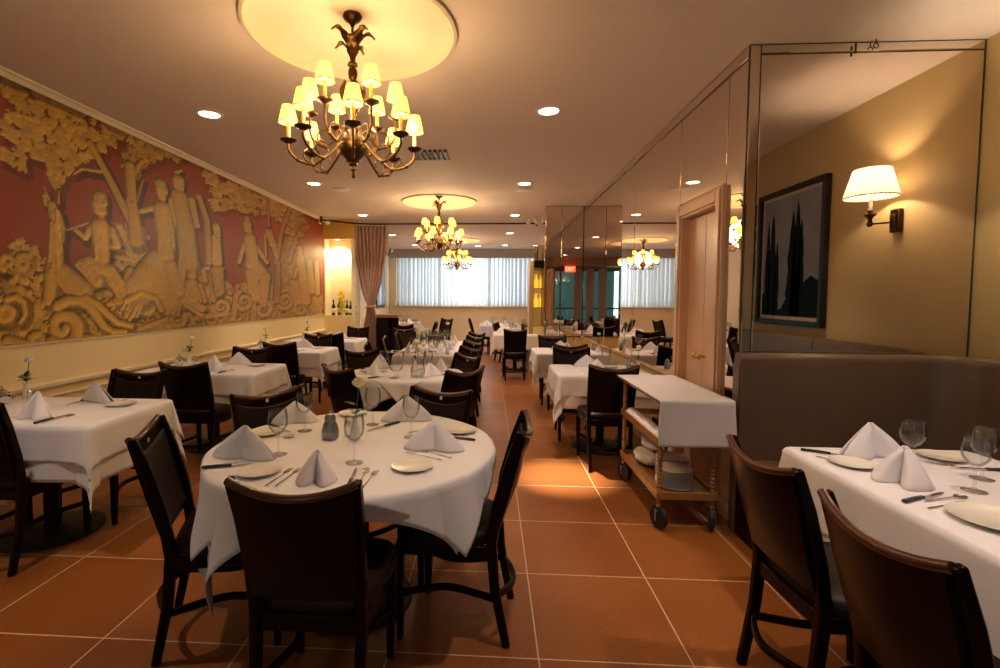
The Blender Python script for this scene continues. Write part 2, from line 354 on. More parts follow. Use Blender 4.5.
# ---------------------------------------------------------------- the mural: painted relief of trees, figures and scrolls
MURAL_STROKES = [(4.43,2.11,4.2,2.43,0.045,0.036,1.3,0),(4.2,2.43,3.96,2.73,0.036,0.027,1.3,0),(4.44,2.14,4.41,2.66,0.045,0.045,1.48,0),(4.4,2.52,4.57,2.75,0.027,0.018,1.48,0),
 (4.14,2.53,3.87,2.49,0.02,0.012,1.25,0),(3.87,2.49,3.79,2.43,0.013,0.008,1.25,0),(4.45,2.28,4.58,2.57,0.025,0.015,1.33,-1),(4.42,2.3,4.47,1.98,0.06,0.08,1.33,0),
 (7.48,1.99,7.76,2.61,0.04,0.032,2.29,-1),(7.76,2.61,8.09,2.99,0.032,0.024,2.5,-1),(7.5,1.4,7.56,2.0,0.06,0.037,2.44,-1),(7.98,2.06,8.33,2.52,0.034,0.025,2.45,-1),
 (7.26,2.53,7.21,2.9,0.024,0.018,2.11,-1),(3.61,2.07,3.66,1.98,0.056,0.036,1.04,1),(3.66,1.98,3.66,1.88,0.034,0.024,1.04,1),(3.58,2.14,3.61,2.05,0.035,0.049,1.19,1),
 (3.57,2.15,3.52,2.27,0.014,0.006,1.04,0),(3.64,2.17,3.65,2.27,0.013,0.006,1.04,0),(3.52,2.2,3.53,2.14,0.02,0.016,1.04,1),(3.61,2.05,3.6,1.66,0.045,0.063,1.19,1),
 (3.6,1.66,3.81,1.49,0.08,0.112,1.25,1),(3.56,1.61,3.52,1.41,0.056,0.04,1.25,1),(3.66,1.53,3.47,1.6,0.032,0.02,1.04,1),(4.04,2.24,4.05,2.18,0.056,0.052,1.46,1),
 (4.05,2.29,4.05,2.25,0.065,0.063,1.3,0),(4.05,2.15,4.05,2.1,0.031,0.036,1.3,1),(4.04,2.03,4.05,1.78,0.099,0.081,1.11,1),(3.96,2.04,3.88,1.93,0.032,0.029,1.25,1),
 (3.88,1.93,3.79,1.98,0.026,0.019,1.04,1),(4.16,2.03,4.23,1.9,0.038,0.036,1.3,1),(4.23,1.9,4.05,1.88,0.032,0.027,1.3,1),(3.99,2.09,3.71,1.97,0.008,0.008,1.25,2),
 (3.9,1.73,4.11,1.67,0.063,0.072,1.11,1),(4.11,1.67,4.26,1.5,0.072,0.064,1.46,1),(3.83,1.71,3.99,1.58,0.054,0.072,1.11,1),(4.84,2.53,4.85,2.46,0.06,0.045,1.5,1),
 (4.83,2.59,4.86,2.53,0.06,0.06,1.5,0),(4.85,2.46,4.85,2.39,0.033,0.038,1.36,1),(4.85,2.33,4.87,2.05,0.095,0.075,1.5,1),(4.87,2.05,4.88,1.88,0.083,0.11,1.36,1),
 (4.73,2.33,4.47,2.24,0.032,0.024,1.5,1),(4.99,2.35,5.15,2.14,0.036,0.03,1.67,1),(5.15,2.14,5.31,2.34,0.031,0.024,1.52,1),(4.78,1.79,4.51,1.51,0.14,0.17,1.5,2),
 (4.66,1.66,4.95,1.41,0.165,0.154,1.36,1),(4.51,1.51,4.35,1.3,0.12,0.07,1.33,2),(4.37,1.69,4.23,1.41,0.036,0.054,1.48,0),(4.93,1.77,5.09,1.51,0.088,0.088,1.52,1),
 (4.66,1.79,4.87,1.3,0.05,0.05,1.5,2),(5.12,2.69,5.13,2.61,0.066,0.055,1.67,1),(5.09,2.77,5.19,2.82,0.027,0.011,1.52,0),(5.13,2.53,5.22,2.23,0.08,0.08,1.83,0),
 (5.22,2.23,5.27,1.83,0.099,0.11,1.67,0),(5.34,2.53,5.44,2.26,0.04,0.033,1.82,1),(5.49,2.6,5.64,2.35,0.036,0.036,1.67,0),(5.64,2.35,5.66,1.86,0.033,0.04,1.82,0),
 (4.99,2.46,5.0,1.94,0.03,0.03,1.67,0),(5.19,2.01,5.08,1.41,0.055,0.066,1.52,0),(5.31,1.74,5.31,1.68,0.055,0.055,1.67,1),(5.3,1.59,5.33,1.43,0.077,0.088,1.67,1),
 (5.45,1.58,5.54,1.4,0.036,0.036,1.67,1),(5.19,1.41,5.48,1.31,0.072,0.06,1.67,1),(5.54,1.76,5.57,1.64,0.029,0.026,1.67,1),(5.83,2.31,5.85,2.21,0.048,0.048,1.81,2),
 (5.82,2.16,5.83,1.87,0.06,0.072,1.81,2),(5.6,1.79,5.96,1.8,0.024,0.024,1.81,2),(5.83,1.77,5.86,1.5,0.084,0.06,1.81,0),(6.59,2.45,6.64,2.34,0.052,0.052,2.18,1),
 (6.59,2.53,6.62,2.45,0.042,0.056,2.02,0),(6.67,2.26,6.74,1.94,0.091,0.091,2.02,1),(6.5,2.16,6.36,1.91,0.031,0.026,2.05,1),(6.84,2.17,7.18,1.97,0.039,0.033,2.11,1),
 (6.74,1.91,7.1,1.75,0.12,0.105,2.0,1),(7.1,1.75,7.03,1.4,0.09,0.075,2.11,1),(6.68,1.79,6.84,1.46,0.084,0.098,2.14,1),(7.26,2.43,7.39,2.26,0.06,0.06,2.33,1),
 (7.12,2.38,7.15,2.06,0.021,0.018,2.11,0),(7.39,2.26,7.52,2.09,0.045,0.045,2.33,1),(8.45,2.31,8.49,2.17,0.05,0.054,2.5,1),(8.49,2.13,8.58,1.78,0.072,0.09,2.5,1),
 (8.58,1.78,8.71,1.39,0.09,0.108,2.59,0),(8.92,2.1,9.01,1.58,0.057,0.076,2.63,0),(8.31,1.95,8.13,1.7,0.027,0.024,2.55,1),(8.22,1.7,8.38,1.39,0.068,0.085,2.55,0),
 (9.29,2.12,9.33,1.54,0.046,0.057,2.81,0),(3.66,1.2,3.67,1.19,0.028,0.029,1.04,3),(3.67,1.19,3.66,1.17,0.029,0.03,1.04,3),(3.66,1.17,3.65,1.16,0.03,0.031,1.04,3),
 (3.65,1.16,3.63,1.15,0.031,0.032,1.04,3),(3.63,1.15,3.61,1.15,0.032,0.033,1.04,3),(3.61,1.15,3.59,1.16,0.033,0.033,1.25,3),(3.59,1.16,3.57,1.18,0.033,0.034,1.25,3),
 (3.57,1.18,3.56,1.2,0.034,0.035,1.04,3),(3.56,1.2,3.56,1.23,0.031,0.032,1.19,3),(3.56,1.23,3.57,1.26,0.036,0.037,1.04,3),(3.57,1.26,3.59,1.28,0.037,0.038,1.04,3),
 (3.59,1.28,3.63,1.29,0.038,0.039,1.04,3),(3.63,1.29,3.67,1.29,0.039,0.04,1.25,3),(3.67,1.29,3.71,1.28,0.04,0.041,1.04,3),(3.71,1.28,3.75,1.25,0.041,0.042,1.25,3),
 (3.75,1.25,3.77,1.21,0.042,0.043,1.25,3),(3.77,1.21,3.77,1.16,0.043,0.043,1.25,3),(3.77,1.16,3.75,1.11,0.043,0.044,1.25,3),(3.75,1.11,3.71,1.08,0.044,0.045,1.25,3),
 (3.71,1.08,3.65,1.06,0.045,0.046,1.25,3),(3.65,1.06,3.59,1.07,0.046,0.047,1.25,3),(3.59,1.07,3.53,1.09,0.047,0.048,1.04,3),(3.6,1.37,3.69,1.41,0.04,0.037,1.04,3),
 (3.69,1.41,3.8,1.41,0.037,0.034,1.04,3),(3.8,1.41,3.9,1.36,0.034,0.03,1.25,3),(3.9,1.36,3.97,1.28,0.03,0.027,1.46,3),(3.97,1.28,4.04,1.19,0.027,0.024,1.46,3),
 (4.04,1.19,4.15,1.13,0.024,0.021,1.46,3),(4.15,1.13,4.29,1.12,0.026,0.022,1.17,3),(3.86,1.43,3.98,1.38,0.029,0.026,1.11,3),(3.98,1.38,4.09,1.29,0.026,0.024,1.3,3),
 (4.09,1.29,4.2,1.21,0.024,0.022,1.3,3),(4.2,1.21,4.37,1.17,0.024,0.022,1.17,3),(3.73,1.09,3.83,1.11,0.024,0.022,1.25,3),(3.83,1.11,3.93,1.09,0.022,0.02,1.25,3),
 (3.2,1.42,3.27,1.44,0.021,0.019,0.95,3),(3.27,1.44,3.32,1.4,0.019,0.018,1.19,3),(3.32,1.4,3.33,1.31,0.018,0.016,0.95,3),(3.33,1.31,3.29,1.26,0.016,0.014,0.95,3),
 (4.33,1.41,4.51,1.48,0.027,0.025,1.48,3),(4.51,1.48,4.71,1.43,0.028,0.025,1.33,3),(4.71,1.43,4.79,1.31,0.025,0.023,1.33,3),(3.19,1.32,3.19,1.32,0.017,0.017,0.95,3),
 (3.19,1.32,3.18,1.31,0.017,0.018,0.95,3),(3.18,1.31,3.17,1.32,0.018,0.018,0.95,3),(3.17,1.32,3.16,1.32,0.018,0.019,0.95,3),(3.16,1.32,3.16,1.33,0.019,0.019,0.95,3),
 (3.16,1.33,3.16,1.34,0.019,0.02,0.95,3),(3.16,1.34,3.16,1.35,0.02,0.02,0.95,3),(3.16,1.35,3.16,1.36,0.02,0.021,0.95,3),(3.16,1.36,3.17,1.36,0.018,0.018,1.11,3),
 (3.17,1.36,3.18,1.37,0.021,0.022,0.95,3),(3.18,1.37,3.2,1.37,0.022,0.022,0.95,3),(3.2,1.37,3.21,1.36,0.022,0.023,1.19,3),(3.21,1.36,3.22,1.35,0.023,0.023,0.95,3),
 (3.22,1.35,3.23,1.34,0.023,0.024,1.19,3),(3.23,1.34,3.23,1.32,0.024,0.024,0.95,3),(3.23,1.32,3.22,1.3,0.024,0.025,1.19,3),(3.22,1.3,3.21,1.29,0.025,0.025,1.19,3),
 (3.21,1.29,3.19,1.28,0.025,0.026,0.95,3),(3.19,1.28,3.17,1.28,0.026,0.026,0.95,3),(3.17,1.28,3.15,1.29,0.026,0.027,0.95,3),(3.15,1.29,3.13,1.3,0.027,0.027,0.95,3),
 (3.13,1.3,3.12,1.32,0.027,0.028,0.95,3),(3.4,1.12,3.4,1.11,0.017,0.018,1.19,3),(3.4,1.11,3.41,1.1,0.018,0.018,1.19,3),(3.41,1.1,3.41,1.1,0.021,0.022,1.04,3),
 (3.41,1.1,3.42,1.09,0.019,0.019,1.19,3),(3.42,1.09,3.43,1.09,0.019,0.02,1.19,3),(3.43,1.09,3.44,1.09,0.02,0.02,1.19,3),(3.44,1.09,3.45,1.1,0.02,0.021,0.95,3),
 (3.45,1.1,3.45,1.11,0.024,0.024,1.04,3),(3.45,1.11,3.46,1.12,0.024,0.025,1.04,3),(3.46,1.12,3.46,1.13,0.022,0.022,1.19,3),(3.46,1.13,3.45,1.14,0.022,0.023,1.19,3),
 (3.45,1.14,3.44,1.15,0.023,0.023,1.19,3),(3.44,1.15,3.43,1.16,0.023,0.024,1.19,3),(3.43,1.16,3.41,1.16,0.027,0.028,0.83,3),(3.41,1.16,3.4,1.16,0.028,0.028,1.04,3),
 (3.4,1.16,3.38,1.15,0.025,0.025,0.95,3),(3.38,1.15,3.37,1.14,0.025,0.026,1.19,3),(3.37,1.14,3.37,1.12,0.029,0.03,0.83,3),(3.37,1.12,3.37,1.1,0.026,0.027,1.19,3),
 (3.37,1.1,3.37,1.09,0.027,0.027,0.95,3),(3.37,1.09,3.39,1.07,0.027,0.028,0.95,3),(3.39,1.07,3.41,1.06,0.028,0.028,1.19,3),(3.19,1.14,3.4,1.07,0.028,0.028,0.95,3),
 (4.6,1.36,4.61,1.35,0.018,0.019,1.67,2),(4.61,1.35,4.6,1.34,0.019,0.019,1.67,2),(4.6,1.34,4.59,1.33,0.021,0.022,1.5,2),(4.59,1.33,4.57,1.33,0.022,0.023,1.33,2),
 (4.57,1.33,4.55,1.33,0.023,0.023,1.33,2),(4.55,1.33,4.53,1.34,0.021,0.022,1.48,2),(4.53,1.34,4.52,1.36,0.024,0.025,1.33,2),(4.52,1.36,4.52,1.37,0.022,0.023,1.48,2),
 (4.52,1.37,4.53,1.39,0.025,0.026,1.33,2),(4.53,1.39,4.55,1.41,0.026,0.027,1.33,2),(4.55,1.41,4.58,1.41,0.027,0.027,1.5,2),(4.58,1.41,4.61,1.41,0.027,0.028,1.5,2),
 (4.61,1.41,4.64,1.4,0.025,0.026,1.48,2),(4.64,1.4,4.66,1.38,0.029,0.03,1.5,2),(4.66,1.38,4.67,1.35,0.03,0.03,1.33,2),(4.67,1.35,4.66,1.32,0.027,0.028,1.67,2),
 (4.66,1.32,4.63,1.3,0.031,0.032,1.5,2),(4.63,1.3,4.59,1.29,0.032,0.032,1.33,2),(4.59,1.29,4.54,1.29,0.029,0.03,1.48,2),(4.54,1.29,4.5,1.3,0.033,0.034,1.33,2),
 (4.5,1.3,4.47,1.33,0.03,0.031,1.48,2),(4.47,1.33,4.46,1.36,0.031,0.031,1.48,2),(5.03,1.19,5.04,1.19,0.02,0.02,1.52,0),(5.04,1.19,5.06,1.19,0.02,0.021,1.52,0),
 (5.06,1.19,5.07,1.19,0.021,0.022,1.52,0),(5.07,1.19,5.09,1.2,0.022,0.022,1.52,0),(5.09,1.2,5.1,1.21,0.022,0.023,1.67,0),(5.1,1.21,5.1,1.23,0.023,0.023,1.52,0),
 (5.1,1.23,5.09,1.24,0.023,0.024,1.67,0),(5.09,1.24,5.07,1.25,0.024,0.025,1.52,0),(5.07,1.25,5.04,1.26,0.025,0.025,1.52,0),(5.04,1.26,5.01,1.26,0.023,0.023,1.67,0),
 (5.01,1.26,4.98,1.25,0.026,0.026,1.52,0),(4.98,1.25,4.96,1.24,0.026,0.027,1.52,0),(4.96,1.24,4.95,1.21,0.027,0.028,1.52,0),(4.95,1.21,4.96,1.19,0.025,0.026,1.5,0),
 (4.96,1.19,4.98,1.17,0.026,0.026,1.5,0),(4.98,1.17,5.01,1.15,0.026,0.027,1.67,0),(5.01,1.15,5.05,1.14,0.029,0.03,1.52,0),(5.05,1.14,5.09,1.15,0.03,0.031,1.52,0),
 (5.09,1.15,5.14,1.16,0.031,0.031,1.67,0),(5.14,1.16,5.16,1.19,0.031,0.032,1.52,0),(5.16,1.19,5.17,1.22,0.032,0.032,1.52,0),(5.17,1.22,5.16,1.25,0.032,0.033,1.52,0),
 (5.95,1.33,5.95,1.32,0.019,0.02,1.94,2),(5.95,1.32,5.94,1.3,0.02,0.021,1.81,2),(5.94,1.3,5.92,1.29,0.022,0.023,1.79,2),(5.92,1.29,5.89,1.29,0.021,0.022,1.81,2),
 (5.89,1.29,5.86,1.29,0.022,0.022,1.81,2),(5.86,1.29,5.83,1.3,0.022,0.023,1.81,2),(5.83,1.3,5.81,1.32,0.023,0.024,1.81,2),(5.81,1.32,5.81,1.35,0.026,0.026,1.67,2),
 (5.81,1.35,5.82,1.37,0.024,0.025,1.81,2),(5.82,1.37,5.86,1.39,0.025,0.026,1.94,2),(5.86,1.39,5.9,1.4,0.026,0.026,1.94,2),(5.9,1.4,5.96,1.39,0.029,0.029,1.79,2),
 (5.96,1.39,6.01,1.38,0.029,0.03,1.79,2),(6.01,1.38,6.05,1.35,0.03,0.031,1.79,2),(6.05,1.35,6.06,1.31,0.031,0.031,1.79,2),(6.06,1.31,6.04,1.28,0.031,0.032,1.79,2),
 (6.04,1.28,5.99,1.25,0.032,0.033,1.92,2),(5.99,1.25,5.92,1.23,0.03,0.031,1.94,2),(5.92,1.23,5.85,1.23,0.031,0.032,1.81,2),(5.85,1.23,5.78,1.25,0.032,0.032,1.81,2),
 (5.78,1.25,5.73,1.29,0.032,0.033,1.81,2),(5.73,1.29,5.71,1.33,0.033,0.034,1.81,2),(6.39,1.4,6.39,1.41,0.023,0.024,2.05,0),(6.39,1.41,6.39,1.43,0.026,0.027,1.9,0),
 (6.39,1.43,6.41,1.44,0.025,0.026,2.05,0),(6.41,1.44,6.44,1.46,0.027,0.028,1.9,0),(6.44,1.46,6.47,1.46,0.028,0.029,1.9,0),(6.47,1.46,6.52,1.46,0.029,0.03,1.9,0),
 (6.52,1.46,6.57,1.46,0.03,0.031,2.02,0),(6.57,1.46,6.6,1.44,0.031,0.031,2.02,0),(6.6,1.44,6.63,1.42,0.031,0.032,2.02,0),(6.63,1.42,6.64,1.39,0.032,0.033,2.02,0),
 (6.64,1.39,6.63,1.36,0.033,0.034,2.02,0),(6.63,1.36,6.6,1.33,0.034,0.034,2.02,0),(6.6,1.33,6.54,1.31,0.034,0.035,2.02,0),(6.54,1.31,6.48,1.3,0.033,0.033,2.18,0),
 (6.48,1.3,6.41,1.3,0.036,0.037,1.9,0),(6.41,1.3,6.34,1.31,0.034,0.035,2.05,0),(6.34,1.31,6.29,1.34,0.035,0.035,1.92,0),(6.29,1.34,6.25,1.37,0.035,0.036,2.05,0),
 (6.25,1.37,6.24,1.41,0.036,0.037,1.92,0),(6.24,1.41,6.25,1.45,0.037,0.038,1.92,0),(6.25,1.45,6.29,1.49,0.038,0.038,1.92,0),(6.29,1.49,6.36,1.52,0.038,0.039,1.92,0),
 (7.06,1.25,7.08,1.26,0.023,0.023,2.22,2),(7.08,1.26,7.1,1.27,0.023,0.024,2.11,2),(7.1,1.27,7.11,1.28,0.024,0.025,2.22,2),(7.11,1.28,7.11,1.3,0.025,0.026,2.11,2),
 (7.11,1.3,7.1,1.32,0.025,0.026,2.11,2),(7.1,1.32,7.06,1.33,0.026,0.027,2.22,2),(7.06,1.33,7.02,1.34,0.027,0.028,2.11,2),(7.02,1.34,6.97,1.34,0.028,0.028,2.0,2),
 (6.97,1.34,6.93,1.33,0.028,0.029,2.11,2),(6.93,1.33,6.89,1.31,0.027,0.028,2.14,2),(6.89,1.31,6.87,1.29,0.028,0.029,2.14,2),(6.87,1.29,6.87,1.26,0.031,0.032,2.0,2),
 (6.87,1.26,6.89,1.23,0.032,0.032,2.0,2),(6.89,1.23,6.93,1.21,0.03,0.031,2.14,2),(6.93,1.21,6.99,1.19,0.031,0.032,2.26,2),(6.99,1.19,7.07,1.19,0.034,0.034,2.11,2),
 (7.07,1.19,7.14,1.19,0.034,0.035,2.11,2),(7.14,1.19,7.21,1.22,0.035,0.036,2.11,2),(7.21,1.22,7.25,1.25,0.036,0.037,2.22,2),(7.25,1.25,7.27,1.29,0.039,0.04,2.08,2),
 (7.27,1.29,7.25,1.33,0.037,0.038,2.22,2),(7.25,1.33,7.19,1.37,0.038,0.039,2.22,2),(7.88,1.39,7.88,1.38,0.024,0.025,2.35,0),(7.88,1.38,7.87,1.36,0.023,0.024,2.4,0),
 (7.87,1.36,7.84,1.35,0.024,0.025,2.4,0),(7.84,1.35,7.79,1.34,0.025,0.025,2.4,0),(7.79,1.34,7.74,1.34,0.027,0.028,2.35,0),(7.74,1.34,7.69,1.36,0.026,0.027,2.29,0),
 (7.69,1.36,7.66,1.37,0.027,0.027,2.29,0),(7.66,1.37,7.64,1.4,0.027,0.028,2.29,0),(7.64,1.4,7.65,1.43,0.028,0.029,2.4,0),(7.65,1.43,7.68,1.45,0.029,0.03,2.4,0),
 (7.68,1.45,7.74,1.47,0.03,0.03,2.4,0),(7.74,1.47,7.82,1.48,0.032,0.033,2.25,0),(7.82,1.48,7.9,1.48,0.031,0.032,2.5,0),(7.9,1.48,7.98,1.46,0.034,0.035,2.35,0),
 (7.98,1.46,8.03,1.42,0.035,0.035,2.35,0),(8.03,1.42,8.05,1.38,0.035,0.036,2.45,0),(8.05,1.38,8.03,1.34,0.034,0.035,2.5,0),(8.03,1.34,7.96,1.3,0.035,0.035,2.6,0),
 (7.96,1.3,7.87,1.28,0.035,0.036,2.5,0),(7.87,1.28,7.75,1.27,0.038,0.039,2.35,0),(7.75,1.27,7.64,1.29,0.037,0.038,2.29,0),(7.64,1.29,7.55,1.32,0.035,0.036,2.44,0),
 (5.57,1.28,5.58,1.29,0.017,0.017,1.67,0),(5.58,1.29,5.6,1.29,0.017,0.018,1.67,0),(5.6,1.29,5.62,1.29,0.018,0.018,1.67,0),(5.62,1.29,5.63,1.29,0.018,0.019,1.81,0),
 (5.63,1.29,5.65,1.28,0.019,0.02,1.67,0),(5.65,1.28,5.66,1.27,0.02,0.02,1.81,0),(5.66,1.27,5.67,1.26,0.02,0.021,1.81,0),(5.67,1.26,5.66,1.24,0.021,0.021,1.81,0),
 (5.66,1.24,5.65,1.23,0.021,0.022,1.81,0),(5.65,1.23,5.63,1.22,0.022,0.022,1.67,0),(5.63,1.22,5.6,1.21,0.022,0.023,1.67,0),(5.6,1.21,5.58,1.21,0.021,0.021,1.82,0),
 (5.58,1.21,5.55,1.22,0.023,0.024,1.67,0),(5.55,1.22,5.52,1.23,0.024,0.024,1.67,0),(5.52,1.23,5.51,1.25,0.024,0.025,1.67,0),(5.51,1.25,5.5,1.27,0.025,0.026,1.53,0),
 (5.5,1.27,5.51,1.29,0.026,0.026,1.67,0),(5.51,1.29,5.52,1.31,0.026,0.027,1.53,0),(5.52,1.31,5.55,1.32,0.027,0.027,1.67,0),(5.55,1.32,5.59,1.33,0.025,0.025,1.82,0),
 (5.59,1.33,5.63,1.33,0.028,0.028,1.81,0),(5.63,1.33,5.67,1.32,0.028,0.029,1.81,0),(8.44,1.23,8.41,1.23,0.022,0.022,2.5,2),(8.41,1.23,8.39,1.24,0.021,0.022,2.65,2),
 (8.39,1.24,8.37,1.25,0.022,0.022,2.65,2),(8.37,1.25,8.37,1.27,0.024,0.024,2.5,2),(8.37,1.27,8.38,1.28,0.024,0.025,2.5,2),(8.38,1.28,8.41,1.29,0.023,0.024,2.65,2),
 (8.41,1.29,8.45,1.3,0.026,0.026,2.5,2),(8.45,1.3,8.51,1.3,0.026,0.027,2.59,2),(8.51,1.3,8.56,1.3,0.027,0.027,2.5,2),(8.56,1.3,8.61,1.28,0.027,0.028,2.69,2),
 (8.61,1.28,8.64,1.26,0.028,0.029,2.69,2),(8.64,1.26,8.65,1.23,0.029,0.029,2.69,2),(8.65,1.23,8.63,1.21,0.029,0.03,2.59,2),(8.63,1.21,8.59,1.18,0.03,0.031,2.59,2),
 (8.59,1.18,8.52,1.17,0.031,0.031,2.59,2),(8.52,1.17,8.45,1.17,0.031,0.032,2.5,2),(8.45,1.17,8.37,1.17,0.032,0.033,2.5,2),(8.37,1.17,8.29,1.19,0.031,0.032,2.55,2),
 (8.29,1.19,8.24,1.22,0.032,0.032,2.55,2),(8.24,1.22,8.22,1.25,0.032,0.033,2.55,2),(8.22,1.25,8.23,1.29,0.033,0.033,2.55,2),(8.23,1.29,8.27,1.32,0.033,0.034,2.55,2),
 (3.33,1.7,3.33,1.7,0.019,0.02,0.83,0),(3.33,1.7,3.34,1.71,0.017,0.018,1.19,0),(3.34,1.71,3.34,1.71,0.018,0.018,0.95,0),(3.34,1.71,3.35,1.71,0.018,0.018,1.19,0),
 (3.35,1.71,3.36,1.7,0.018,0.019,1.19,0),(3.36,1.7,3.36,1.7,0.021,0.022,0.83,0),(3.36,1.7,3.37,1.69,0.019,0.019,1.19,0),(3.37,1.69,3.36,1.68,0.019,0.02,1.19,0),
 (3.36,1.68,3.36,1.67,0.02,0.02,0.95,0),(3.36,1.67,3.35,1.66,0.02,0.021,1.19,0),(3.35,1.66,3.34,1.65,0.021,0.021,1.19,0),(3.34,1.65,3.32,1.65,0.021,0.021,0.95,0),
 (3.32,1.65,3.31,1.65,0.021,0.022,0.95,0),(3.31,1.65,3.3,1.66,0.022,0.022,1.19,0),(3.3,1.66,3.29,1.67,0.022,0.023,1.19,0),(3.29,1.67,3.29,1.69,0.026,0.026,0.83,0),
 (3.29,1.69,3.29,1.7,0.023,0.023,0.95,0),(3.29,1.7,3.3,1.72,0.023,0.024,1.19,0),(3.3,1.72,3.31,1.73,0.024,0.024,1.19,0),(3.31,1.73,3.33,1.74,0.024,0.024,0.95,0),
 (3.33,1.74,3.35,1.74,0.024,0.025,0.95,0),(3.35,1.74,3.37,1.74,0.025,0.025,0.95,0),(3.21,1.67,3.22,1.66,0.014,0.015,1.19,0),(3.22,1.66,3.22,1.66,0.015,0.015,0.95,0),
 (3.22,1.66,3.23,1.66,0.015,0.016,1.19,0),(3.23,1.66,3.23,1.66,0.016,0.017,0.95,0),(3.23,1.66,3.24,1.67,0.017,0.017,1.19,0),(3.24,1.67,3.24,1.67,0.017,0.018,0.95,0),
 (3.24,1.67,3.25,1.68,0.018,0.018,1.19,0),(3.25,1.68,3.25,1.69,0.018,0.019,0.95,0),(3.25,1.69,3.25,1.7,0.019,0.02,0.95,0),(3.25,1.7,3.24,1.71,0.02,0.02,1.19,0),
 (3.24,1.71,3.24,1.71,0.02,0.021,0.95,0),(3.24,1.71,3.23,1.72,0.021,0.022,0.95,0),(3.23,1.72,3.22,1.72,0.022,0.022,0.95,0),(3.22,1.72,3.2,1.72,0.022,0.023,0.95,0),
 (3.2,1.72,3.19,1.71,0.023,0.024,0.95,0),(3.19,1.71,3.18,1.7,0.024,0.024,0.95,0),(3.18,1.7,3.18,1.69,0.024,0.025,0.95,0),(3.18,1.69,3.17,1.68,0.025,0.025,0.95,0),
 (3.17,1.68,3.17,1.66,0.022,0.022,1.11,0),(3.17,1.66,3.17,1.65,0.026,0.027,0.95,0),(3.17,1.65,3.18,1.64,0.027,0.027,0.95,0),(3.18,1.64,3.19,1.63,0.027,0.028,0.95,0),
 (4.02,1.15,4.5,1.17,0.035,0.02,1.17,0),(4.15,1.21,4.64,1.15,0.032,0.018,1.3,0),(4.24,1.09,4.87,1.22,0.035,0.02,1.5,0),(6.18,1.17,6.3,1.6,0.045,0.026,1.92,0),
 (6.72,1.14,6.79,1.57,0.049,0.028,2.02,0),(5.4,1.22,6.18,1.24,0.042,0.024,1.81,0)]
MURAL_FOLIAGE = [([(3.24,3.06),(3.21,2.36),(3.37,2.4),(3.43,2.47),(3.55,2.47),(3.57,2.33),(3.69,2.31),(3.81,2.45),(3.85,2.57),(4.03,2.69),(4.22,2.73),(4.28,2.63),(4.4,2.54),(4.56,2.64),(4.7,2.79),(5.14,2.93),(5.01,2.98)],0,0.063,1.3),
 ([(5.64,2.91),(5.77,2.55),(5.99,2.51),(6.31,2.65),(6.43,2.56),(6.89,2.72),(7.07,2.66),(7.51,2.68),(7.88,2.61),(8.51,2.52),(8.79,2.74),(8.52,3.02)],0,0.075,2.11),
 ([(7.8,2.59),(7.98,2.23),(8.32,2.33),(8.51,2.54)],0,0.059,2.45),
 ([(3.27,1.84),(3.23,1.68),(3.26,1.2),(3.44,1.15),(3.5,1.41),(3.48,1.79),(3.41,1.87)],1,0.042,1.19),
 ([(4.18,1.75),(4.26,2.09),(4.41,2.16),(4.62,2.07),(4.55,1.78),(4.37,1.67)],2,0.04,1.33),
 ([(3.87,1.62),(3.78,1.27),(4.34,1.11),(4.45,1.5),(4.27,1.76)],2,0.045,1.3),
 ([(5.13,1.82),(5.04,1.21),(6.18,1.19),(6.05,1.66),(5.5,1.85)],0,0.048,1.67),
 ([(6.1,1.59),(6.13,1.22),(9.37,1.15),(9.28,1.68),(7.67,2.0),(7.3,1.7)],0,0.052,2.33),
 ([(7.22,1.4),(7.38,1.98),(7.83,2.37),(8.14,2.04),(8.04,1.39)],-1,0.048,2.4),
 ([(3.16,1.28),(3.15,1.09),(4.64,1.09),(4.64,1.23),(3.91,1.2)],0,0.048,1.25),
 ([(4.64,1.23),(4.64,1.09),(9.48,1.11),(9.49,1.35),(5.48,1.31)],0,0.052,1.92)]

